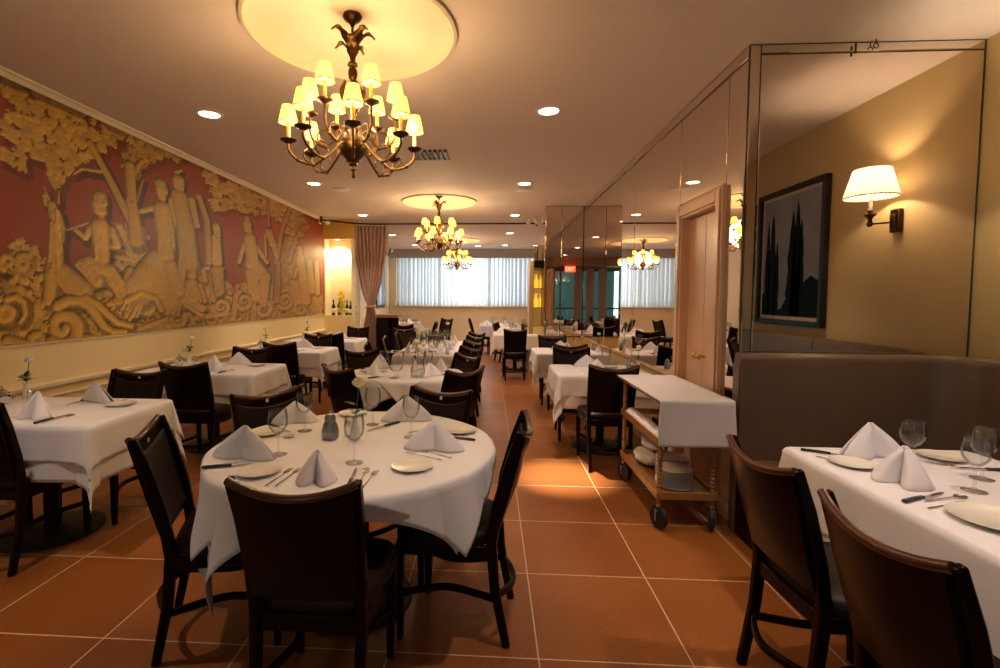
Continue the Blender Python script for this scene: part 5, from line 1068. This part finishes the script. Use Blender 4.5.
# ================================================================ THE ROUND FRONT TABLE
T = 'round front table'
TX, TY = -.625, 2.245
table_round('round dining table nearest the viewer, under white cloths', TX, TY, .633)
a0 = R(2)
drape_cloth('under_cloth', 'longer white under cloth of the round front table, falling lowest at its left', TX, TY, (.635,), (.79, .79), R(9)+a0, (-.17, .05), .7535, M['cloth2'], 90, .07, 3, 1.0)
drape_cloth('top_cloth', 'white top cloth laid over the round front table', TX, TY, (.638,), (.665, .665), R(5), (.0, .01), .7565, M['cloth'], 90, .12, 5, .9)
put_chair(-.575, 1.36, 0, 1, 'dark wooden chair with its back to the viewer at the front of the round table')
put_chair(-1.42, 1.90, .93, .36, 'dark wooden chair left of the round front table, seen side-on')
put_chair(.16, 2.12, -1, .10, 'dark wooden chair right of the round front table, beside the aisle')
put_chair(-1.28, 2.70, .72, -.70, 'dark leather chair at the far left of the round front table')
put_chair(-.28, 2.86, -.36, -.93, 'dark leather chair at the far right of the round front table')
def N(p, x, y, rz, lab, s=1): p.put('white folded napkin %s' % lab, 'napkin', (x, y, ZT), rz, None, s)
N(nap2, -1.05, 2.00, R(-8), 'of the left seat of the round front table', 1.15)
N(nap3, -.645, 1.75, R(2), 'of the front seat of the round front table', .95)
N(nap2, -1.06, 2.58, R(20), 'of the far left seat of the round front table')
N(nap2, -.46, 2.68, R(10), 'of the far right seat of the round front table', 1.15)
N(nap2, -.25, 2.17, R(-5), 'of the right seat of the round front table', 1.1)
for x, y, lab in ((-.90, 1.83, 'between the left and front seats'), (-1.13, 2.36, 'between the left and far left seats'), (-.31, 1.93, 'between the front and right seats'), (-.15, 2.48, 'between the right and far right seats'), (-.80, 2.79, 'at the far side')):
    plate.put('ivory bread plate %s of the round front table' % lab, 'plate', (x, y, ZT))
for x, y, lab in ((-.92, 2.05, 'at the left seat'), (-.95, 2.43, 'at the far left seat'), (-.56, 1.97, 'at the front seat'), (-.63, 2.58, 'at the far right seat'), (-.385, 2.36, 'at the right seat')):
    wg.put('empty stemmed wine glass %s of the round front table' % lab, 'wine glass', (x, y, ZT))
def cut(p, x0, y0, x1, y1, lab, cat): p.put(lab, cat, ((x0+x1)/2, (y0+y1)/2, ZT), math.atan2(y1-y0, x1-x0)-math.pi/2)
cut(knife, -1.15, 1.855, -.93, 1.93, 'black handled knife beside the left napkin of the round front table', 'knife')
cut(fork, -1.10, 1.90, -.93, 1.99, 'steel fork crossing the knife at the left seat of the round front table', 'fork')
cut(fork, -.81, 1.70, -.79, 1.88, 'left one of the two forks left of the front napkin, round table', 'fork')
cut(fork, -.775, 1.70, -.755, 1.89, 'right one of the two forks left of the front napkin, round table', 'fork')
cut(knife, -.505, 1.68, -.53, 1.89, 'black handled knife at the front seat of the round front table', 'knife')
cut(spoon, -.475, 1.72, -.49, 1.90, 'steel spoon at the front seat of the round front table', 'spoon')
cut(fork, -.455, 1.70, -.445, 1.89, 'steel fork right of the spoon at the front seat of the round front table', 'fork')
cut(fork, -.20, 2.03, -.37, 2.12, 'nearer steel fork at the right seat of the round front table', 'fork')
cut(fork, -.16, 2.06, -.32, 2.16, 'farther steel fork at the right seat of the round front table', 'fork')
cut(knife, -.07, 2.32, -.28, 2.40, 'black handled knife beyond the right napkin of the round front table', 'knife')
cut(knife, -.50, 2.62, -.62, 2.45, 'black handled knife at the far right seat of the round front table', 'knife')
cut(fork, -.30, 2.56, -.40, 2.43, 'steel fork at the far right seat of the round front table', 'fork')
cut(knife, -1.18, 2.52, -1.02, 2.40, 'black handled knife beside the far left napkin of the round front table', 'knife')
cut(spoon, -1.12, 2.27, -.98, 2.31, 'steel spoon under the far left plate rim of the round front table', 'spoon')
shaker.put('grey lidded ceramic jar in the middle of the round front table', 'jar', (-.775, 2.31, ZT), 0, None, 1.15)
pepper.put('small glass pepper shaker beside the grey jar on the round front table', 'shaker', (-.70, 2.35, ZT))
budy.put('white bud vase with a cream rose and green leaves on the round front table', 'vase', (-.655, 2.32, ZT), 0)

# ================================================================ MURAL-SIDE ROW
ordn = ['nearest mural-side table', 'second mural-side table', 'third mural-side table', 'last mural-side table']
rows = [(-3.22, -2.14, 2.44, 3.12), (-3.22, -2.12, 4.20, 4.90), (-3.22, -2.12, 5.92, 6.62), (-3.22, -2.10, 7.45, 8.15)]
chairsY = [(2.24, 3.40), (3.80, 5.08), (5.62, 6.98), (7.22, 8.85)]
for i, ((x0, x1, y0, y1), (ya, yb)) in enumerate(zip(rows, chairsY)):
    T = ordn[i]; cx, cyy = (x0+x1)/2, (y0+y1)/2; a, b = (x1-x0)/2, (y1-y0)/2
    table_rect('rectangular dining table, the %s, under white cloths' % T, x0, x1, y0, y1)
    drape_cloth('under_cloth', 'white under cloth of the %s' % T, cx, cyy, (a, b), (a+.24, b+.30), 0, (.08, 0), .7535, M['cloth2'], 60, .05, i+1, .25)
    drape_cloth('top_cloth', 'white top cloth of the %s, hanging in corner folds' % T, cx, cyy, (a+.003, b+.003), (a+.12, b+.20), 0, (.09, 0), .7565, M['cloth'], 60, .16, i+3, .8)
    put_chair((-2.62, -2.5, -2.50, -2.42)[i], ya, .0, 1, 'dark wooden chair at the near side of the %s' % T)
    put_chair((-2.55, -2.55, -2.50, -2.42)[i], yb, 0, -1, 'dark leather chair at the far side of the %s' % T)
    setting(T, 'near seat', cx+.12, y0, 0, 1, 'nkfs', nap, flip=1)
    setting(T, 'far seat', cx+.14, y1, 0, -1, 'nkfp', nap2)
    (budw if i != 2 else bud).put('white bud vase with a small white flower on the %s' % T, 'vase', (-3.10, cyy+.28, ZT), .5*i)
    pot.put('round polished sugar pot beside the wall on the %s' % T, 'pot', (-3.08, cyy+.10, ZT), 1.2)
    pepper.put('small glass shaker next to the sugar pot on the %s' % T, 'shaker', (-2.99, cyy+.20, ZT))

# ================================================================ CENTRE ROW
T = 'round middle table'
CXm, CYm = -.77, 4.45
table_round('round dining table in the middle of the room under peach-lit cloths', CXm, CYm, .50)
drape_cloth('under_cloth', 'white under cloth of the round middle table', CXm, CYm, (.502,), (.62, .62), R(10), (0, 0), .7535, M['cloth2'], 70, .07, 2, 1)
drape_cloth('top_cloth', 'white top cloth of the round middle table with a corner towards the viewer', CXm, CYm, (.506,), (.48, .48), R(47), (0, 0), .7565, M['cloth'], 70, .10, 4, .8)
put_chair(-1.19, 3.68, .64, .77, 'dark wooden chair at the near left of the round middle table')
put_chair(-.17, 3.68, -.75, .66, 'dark leather chair at the near right of the round middle table')
put_chair(-.20, 4.60, -.80, -.60, 'dark leather chair at the far right of the round middle table')
put_chair(-1.32, 4.95, .70, -.72, 'dark leather chair at the far left of the round middle table')
for seat, an, it, npk in (('near left seat', 222, 'nkfp', nap2), ('near right seat', 318, 'nkfg', nap2), ('far right seat', 20, 'nfkg', nap2), ('far left seat', 150, 'nkg', nap)):
    c_, s_ = math.cos(R(an)), math.sin(R(an)); setting(T, seat, CXm+.47*c_, CYm+.47*s_, -c_, -s_, it, npk)
hurr.put('tall footed glass vase on the left of the round middle table', 'vase', (-.80, 4.10, ZT), 0, None, 1.05)
pitch.put('clear glass pitcher with handle on the round middle table', 'pitcher', (-.62, 4.16, ZT), 2.5, None, 1.1)
budy.put('bud vase with a yellow rose standing behind the pitcher on the round middle table', 'vase', (-.70, 4.52, ZT), 1)
T = 'long centre table'
table_rect('long dining table laid with many glasses in the centre of the room', -1.15, -.40, 5.75, 7.75)
drape_cloth('top_cloth', 'long white cloth over the long centre table', -.775, 6.75, (.378, 1.003), (.378+.30, 1.003+.33), 0, (0, 0), .7565, M['cloth'], 90, .08, 6, .9)
for k, y in enumerate((5.30, 6.05, 6.90, 7.60)):
    put_chair(-.19, y, -.78, -.62, '%s dark chair on the aisle side of the long centre table' % ('nearest', 'second', 'third', 'farthest')[k])
for k, y in enumerate((5.55, 6.55, 7.4)):
    put_chair(-1.43, y, .97, .2, '%s dark chair on the mural side of the long centre table' % ('nearest', 'middle', 'farthest')[k])
rr3 = random.Random(8)
for k, y in enumerate((6.0, 6.5, 7.0, 7.5)):
    w_ = ('nearest', 'second', 'third', 'farthest')[k]
    nap2.put('white folded napkin at the %s aisle-side seat of the long centre table' % w_, 'napkin', (-.53, y, ZT), R(95))
    nap.put('white folded napkin at the %s mural-side seat of the long centre table' % w_, 'napkin', (-1.03, y+.05, ZT), R(-85))
NUM = ('one', 'two', 'three', 'four', 'five', 'six', 'seven', 'eight', 'nine')
k = 0
for y in (5.95, 6.25, 6.5, 6.75, 7.0, 7.25, 7.5):
    for x in (-.93, -.80, -.63):
        wg.put('stemmed glass in row %s from the near end, %s, on the long centre table' % (NUM[k//3], ('mural side', 'middle', 'aisle side')[k % 3]), 'wine glass', (x+rr3.uniform(-.03, .03), y+rr3.uniform(-.05, .05), ZT), 0, 'glasses along the long centre table'); k += 1
budy.put('bud vase with a cream rose at the near end of the long centre table', 'vase', (-.92, 6.10, ZT), 2)
bud.put('bud vase with a cream bloom halfway along the long centre table', 'vase', (-.72, 6.62, ZT), 1)
budw.put('bud vase with a white flower at the far end of the long centre table', 'vase', (-.66, 7.13, ZT), 0, None, 1.2)
hurr.put('footed glass vase standing on the long centre table', 'vase', (-.72, 6.12, ZT))

# ================================================================ MIRROR-SIDE TABLES
for i, (T, x0, x1, y0, y1) in enumerate((('table behind the trolley', .66, 1.50, 4.42, 5.12), ('farther mirror-side table', .62, 1.50, 6.10, 6.82))):
    cx, cyy, a, b = (x0+x1)/2, (y0+y1)/2, (x1-x0)/2, (y1-y0)/2
    table_rect('rectangular dining table, the %s, under white cloths' % T, x0, x1, y0, y1)
    drape_cloth('under_cloth', 'white under cloth of the %s' % T, cx-.02, cyy, (a, b), (a+.20, b+.30), 0, (-.10, 0), .7535, M['cloth2'], 60, .05, i+7, .25)
    drape_cloth('top_cloth', 'white top cloth of the %s' % T, cx-.02, cyy, (a+.003, b+.003), (a+.10, b+.20), 0, (-.10, 0), .7565, M['cloth'], 60, .16, i+4, .9)
    put_chair(1.01 if i == 0 else .95, 3.98 if i == 0 else 5.78, 0, 1, 'dark wooden chair at the near side of the %s' % T)
    put_chair(.90, 5.44 if i == 0 else 7.10, 0, -1, 'dark leather chair at the far side of the %s' % T)
    setting(T, 'near seat', cx-.08, y0, 0, 1, 'nkf', nap); setting(T, 'far seat', cx-.1, y1, 0, -1, 'nkp', nap2)
    wg.put('large empty wine glass near the mirror on the %s' % T, 'wine glass', (1.15, cyy+.1, ZT), 0, None, 1.1)
    pepper.put('small glass pepper shaker by the mirror on the %s' % T, 'shaker', (1.38, cyy, ZT)); shaker.put('small grey lidded jar by the mirror on the %s' % T, 'jar', (1.38, cyy+.10, ZT), 0, None, .9)
    bud.put('bud vase with a cream rose by the mirror on the %s' % T, 'vase', (1.40, cyy-.12, ZT), 1, None, .95)

# ================================================================ BOOTH TABLE
T = 'booth table'
bx0, bx1, by0, by1 = 1.395, 2.20, 1.02, 2.34
table_rect('rectangular dining table in the booth at the right, under a white cloth', bx0, bx1, by0, by1)
drape_cloth('under_cloth', 'white under cloth of the booth table', (bx0+bx1)/2, (by0+by1)/2, ((bx1-bx0)/2, (by1-by0)/2), ((bx1-bx0)/2+.30, (by1-by0)/2+.24), 0, (0, 0), .7535, M['cloth2'], 70, .05, 2, .4)
drape_cloth('top_cloth', 'smooth white top cloth of the booth table', (bx0+bx1)/2, (by0+by1)/2, ((bx1-bx0)/2+.003, (by1-by0)/2+.003), ((bx1-bx0)/2+.27, (by1-by0)/2+.18), 0, (0, 0), .7565, M['cloth'], 70, .06, 8, .35)
put_chair(.95, 1.76, 1, .04, 'dark wooden chair at the far left side of the booth table')
put_chair(.935, 1.21, 1, .0, 'dark wooden chair at the near left side of the booth table')
plate.put('ivory bread plate at the far corner of the booth table', 'plate', (1.52, 2.10, ZT), 0, None, 1.0)
dplate.put('large ivory plate on the near part of the booth table', 'plate', (1.58, 1.58, ZT), 0, None, .9)
plate.put('ivory bread plate on the banquette side of the booth table', 'plate', (1.98, 2.22, ZT), 0, None, 1.0)
N(nap2, 1.69, 2.22, R(12), 'farther and taller one of the booth table', 1.25)
N(nap3, 1.55, 1.90, R(-60), 'nearer one of the booth table, beside the black knife', 1.15)
N(nap2, 1.52, 1.30, R(-80), 'at the near edge of the booth table', 1.1)
for x, y, lab in ((1.73, 2.07, 'standing alone at the left of the booth table'), (1.76, 1.84, 'nearer of the pair on the booth table'), (1.91, 1.97, 'farther of the pair on the booth table')):
    wg.put('empty wine glass %s' % lab, 'wine glass', (x, y, ZT), 0, None, 1.0)
cut(knife, 1.46, 2.27, 1.60, 2.20, 'black handled knife beyond the far corner plate of the booth table', 'knife')
cut(fork, 1.44, 2.20, 1.56, 2.05, 'steel fork beside the far corner plate of the booth table', 'fork')
cut(knife, 1.43, 1.72, 1.61, 1.80, 'black handled knife next to the nearer napkin of the booth table', 'knife')
cut(spoon, 1.50, 1.73, 1.68, 1.785, 'steel spoon next to the nearer napkin of the booth table', 'spoon')
cut(fork, 1.46, 1.67, 1.63, 1.73, 'steel fork next to the nearer napkin of the booth table', 'fork')
cut(fork, 1.50, 1.42, 1.66, 1.45, 'steel fork near the large plate of the booth table', 'fork')
cut(fork, 1.80, 2.25, 1.90, 2.12, 'steel fork at the banquette side of the booth table', 'fork')
cut(spoon, 1.84, 2.26, 1.94, 2.13, 'steel spoon at the banquette side of the booth table', 'spoon')
cut(knife, 2.12, 2.06, 1.92, 2.09, 'black handled knife at the right edge of the booth table', 'knife')

# ================================================================ SERVICE TROLLEY
tr = thing('service_trolley', 'wooden service trolley on black wheels beside the peach door', 'trolley', (1.235, 3.48, 0))
hx, hy = .175, .42
def tray(z, m, name):
    return MB().box(-hx, hx, -hy, hy, z-.012, z+.004).box(-hx-.012, -hx, -hy-.012, hy+.012, z-.02, z+.03).box(hx, hx+.012, -hy-.012, hy+.012, z-.02, z+.03).box(-hx, hx, -hy-.012, -hy, z-.02, z+.03).box(-hx, hx, hy, hy+.012, z-.02, z+.03).build(name, m, tr, bevel=.004)
tray(.215, M['cartwood'], 'shelf'); tray(.55, M['cartwood'], 'shelf')
MB().box(-.205, .225, -.49, .49, .810, .830).build('top_board', M['cartwood'], tr, bevel=.006)
for sx in (-1, 1):
    for sy2 in (-1, 1):
        x, y = sx*(hx-.012), sy2*(hy-.015)
        prof = [(.012, .13)]
        z = .14
        while z < .80: prof += [(.016, z), (.0165, z+.008), (.010, z+.018)]; z += .026
        MB().lathe(prof+[(.014, .81)], 12, (x, y, 0)).build('turned_post', M['cartwood'], tr)
        wheel = MB().lathe([(.0005, -.014), (.062, -.014), (.073, -.010), (.076, 0), (.073, .010), (.062, .014), (.0005, .014)], 26)
        rot = Matrix.Rotation(R(90), 3, 'Y') @ Matrix.Rotation(R(20*sx), 3, 'X')
        wheel.v = [tuple((rot @ Vector(p))+Vector((x, y, .076))) for p in wheel.v]
        wh = wheel.build('wheel', M['rubber'], tr, smooth=50)
        MB().tube([(x, y, .15), (x, y, .12)], .012).box(x-.022, x+.022, y-.010, y+.010, .112, .120).box(x-.022, x-.018, y-.010, y+.010, .05, .115).box(x+.018, x+.022, y-.010, y+.010, .05, .115).build('caster_fork', M['grey'], wh, smooth=0)
cl = MB()
def runner(u, v):
    x = (2*u-1)*.225; s = v*1.34; y0 = .50
    if s < .06: return (x, y0+.004, .836-.06+s-.0)
    s -= .06
    if s < 2*y0: return (x, y0-s, .8365+.001*math.sin(x*40))
    s -= 2*y0; return (x+.004*math.sin(s*14+x*20), -y0-.004-.012*math.sin(s*6)+.006*math.sin(x*26)*s*3, .8365-s)
tag(cl.grid(runner, 24, 80).build('trolley_cloth', M['cloth'], smooth=60, loc=(1.25, 3.48, 0), solid=.003), 'white cloth draped over the service trolley, hanging at its front', 'cloth')
tag(MB().grid(lambda u, v: (-.19+.10*u, -.40+.76*v, .557+.045*math.sin(math.pi*u)+.004*math.sin(v*18)), 8, 30).build('folded_cloth', M['napkin'], smooth=60, loc=(1.25, 3.48, 0), solid=.006), 'folded white cloth lying along the middle shelf of the trolley', 'cloth')
sp = Proto(lambda: MB().lathe([(.0005, .002), (.06, 0), (.066, .0), (.085, .008), (.112, .014), (.113, .016), (.085, .011), (.0005, .006)], 32).build('stacked_plate', M['napkin'], smooth=50))
for st_, (px_, py_) in enumerate(((1.215, 3.22), (1.29, 3.45))):
    for k in range(9): sp.put('white plate, %s of the %s plate stack on the trolley' % (('bottom one', 'second from bottom', 'third from bottom', 'fourth from bottom', 'middle one', 'fourth from top', 'third from top', 'second from top', 'topmost')[k], ('nearer', 'farther')[st_]), 'plate', (px_+rr3.uniform(-.003, .003), py_+rr3.uniform(-.003, .003), .2195+k*.0135), 0, '%s stack of plates on the trolley' % ('nearer', 'farther')[st_])
def roll(cx, cyy, z, r, l, lab):
    mb = MB().ball((0, 0, r*.8), r, 28, 18, (1.25, l/(2*r), .8))
    mb.v = [(x*(1+.10*math.sin(y*40+z_*60)), y, z_*(1+.10*math.sin(x*70+y*30))+.004) for x, y, z_ in mb.v]
    o = mb.build('folded_linen', M['napkin'], smooth=70, loc=(cx, cyy, z))
    tag(o, lab, 'linen')
roll(1.17, 3.66, .22, .062, .30, 'rolled white linen at the far end of the trolley bottom shelf'); roll(1.20, 3.66, .335, .045, .26, 'smaller roll of linen on top of the rolled linen in the trolley')
tag(MB().box(1.18, 1.38, 3.14, 3.58, .5545, .60).build('wooden_tray', M['wood'], bevel=.01), 'dark wooden box tray on the middle shelf of the trolley', 'tray')

# ================================================================ NICHE: bottles and flowers
def mk_bottle(lab):
    def mk():
        t = thing('wine_bottle', '', 'x')
        MB().lathe([(.0005, 0), (.036, 0), (.038, .006), (.038, .17), (.034, .195), (.018, .225), (.0135, .245), (.0135, .30), (.015, .302), (.015, .315), (.0005, .316)], 22).build('body', M['greenglass'], t)
        MB().shell([(.0388, .05), (.0388, .14)], 22).build('paper_label', M['labelpaper'], t, solid=.0006)
        MB().shell([(.0142, .262), (.0156, .30), (.0156, .317), (.0005, .3175)], 16).build('foil_cap', M[lab], t); return t
    return mk
bt = Proto(mk_bottle('blackplastic'))
nz_ = ZN0
for x, y, s, lab in ((-3.22, 9.86, 1.0, 'leftmost dark wine bottle on the niche ledge'), (-3.12, 9.93, 1.1, 'dark wine bottle between the leftmost bottle and the yellow flowers'), (-2.955, 9.92, .97, 'dark wine bottle just right of the yellow flowers in the niche'), (-2.86, 9.86, .90, 'dark wine bottle with a pinkish label, second from the right in the niche'), (-2.785, 9.92, 1.08, 'rightmost tall dark wine bottle on the niche ledge')):
    bt.put(lab, 'bottle', (x, y, nz_), 0, None, s)
fv = thing('flower_vase', 'tall glass vase packed with yellow flowers in the lit niche', 'vase', (-3.045, 9.87, nz_))
MB().shell([(.0005, 0), (.055, 0), (.058, .02), (.05, .16), (.062, .30), (.060, .30), (.048, .16), (.055, .022), (.0005, .006)], 24).build('vase', M['glass'], fv, smooth=60)
rr4 = random.Random(2)
for k in range(46):
    a = rr4.uniform(0, 6.28); z = .03+.50*k/46; rr_ = (.042 if z < .30 else .060)*math.sqrt(rr4.random())
    mb = MB().ball((rr_*math.cos(a), rr_*math.sin(a), z), .024, 8, 6, (1, 1, .8))
    for q in range(5): aa = q*1.257+a; mb.ball((rr_*math.cos(a)+.016*math.cos(aa), rr_*math.sin(a)+.016*math.sin(aa), z+.008), .012, 6, 4)
    mb.build('bloom', M['yellowpetal'], fv)
# display behind the column: bottles with added glow, imitating reflected yellow flowers
db = Proto(lambda: MB().lathe([(.0005, 0), (.03, 0), (.032, .01), (.032, .15), (.012, .20), (.012, .27), (.0005, .271)], 14).build('display_bottle', M['amberglow']))
for r_, z in ((1, 1.27), (2, 1.64)):
    for k in range(6): db.put('yellow bottle with added glow, %s on the %s level of the display cabinet' % (('leftmost', 'second', 'third', 'fourth', 'fifth', 'rightmost')[k], ('bottom', 'middle', 'top')[r_]), 'bottle', (.90+k*.105, 9.62, z), 0, 'glowing bottles of the %s cabinet level' % ('bottom', 'middle', 'top')[r_])

# ================================================================ REAR ROOM
def rear_table(T, x0, x1, y0, y1, seed, items):
    cx, cyy, a, b = (x0+x1)/2, (y0+y1)/2, (x1-x0)/2, (y1-y0)/2
    table_rect('rectangular dining table, the %s' % T, x0, x1, y0, y1)
    drape_cloth('top_cloth', 'white cloth with hanging corners over the %s' % T, cx, cyy, (a+.003, b+.003), (a+.30, b+.30), 0, (0, 0), .7565, M['cloth'], 50, .10, seed, .9)
    for k, (dx, dy, n_) in enumerate(items):
        nap2.put('white folded napkin at the %s of the %s' % (n_, T), 'napkin', (cx+dx, cyy+dy, ZT), k*1.3)
        wg.put('empty stemmed glass at the %s of the %s' % (n_, T), 'wine glass', (cx+dx*.55+.06, cyy+dy*.55, ZT))
    bud.put('bud vase in the middle of the %s' % T, 'vase', (cx, cyy, ZT), seed)
CN = [(-.25, -.2, 'near left corner'), (.25, -.2, 'near right corner'), (-.25, .2, 'far left corner'), (.25, .2, 'far right corner')]
rear_table('left rear room table', -2.35, -1.35, 10.3, 11.1, 1, CN)
rear_table('right rear room table', .08, .92, 9.3, 10.1, 2, CN)
rear_table('middle window table', -.25, .55, 12.4, 13.2, 3, CN[:2])
rear_table('right window table', .35, 1.35, 11.0, 11.8, 4, CN[:3])
rear_table('left window table', -2.9, -2.0, 13.0, 13.8, 5, CN[:2])
put_chair(.44, 8.42, 0, 1, 'dark wooden chair standing in the aisle before the mirrored column')
put_chair(-.55, 12.7, 1, .1, 'dark chair in profile near the window wall, facing right')
put_chair(.10, 11.0, .9, .3, 'dark chair beyond the right rear table, turned away')
put_chair(.85, 10.15, 0, -1, 'dark chair at the far side of the right rear room table')
put_chair(-1.75, 9.75, 0, 1, 'dark chair at the near side of the left rear room table')
put_chair(-1.18, 10.8, -1, 0, 'dark chair at the aisle side of the left rear room table')
put_chair(-1.10, 12.6, -.6, -.8, 'dark chair alone before the middle of the window wall')
put_chair(-1.50, 8.45, .3, -1, 'dark leather chair just in front of the tied drape')
hs = thing('host_stand', 'tall dark wooden host stand beside the tied drape', 'stand', (-2.05, 9.35, 0))
MB().box(-.12, .12, -.18, .18, 0, 1.06).build('body', M['wood'], hs, bevel=.01); MB().box(-.13, .30, -.20, .20, 1.06, 1.12).build('top_board', M['cartwood'], hs, bevel=.006)
MB().box(.12, .28, -.02, .02, 0, 1.06).build('side_brace', M['wood'], hs, bevel=.004)
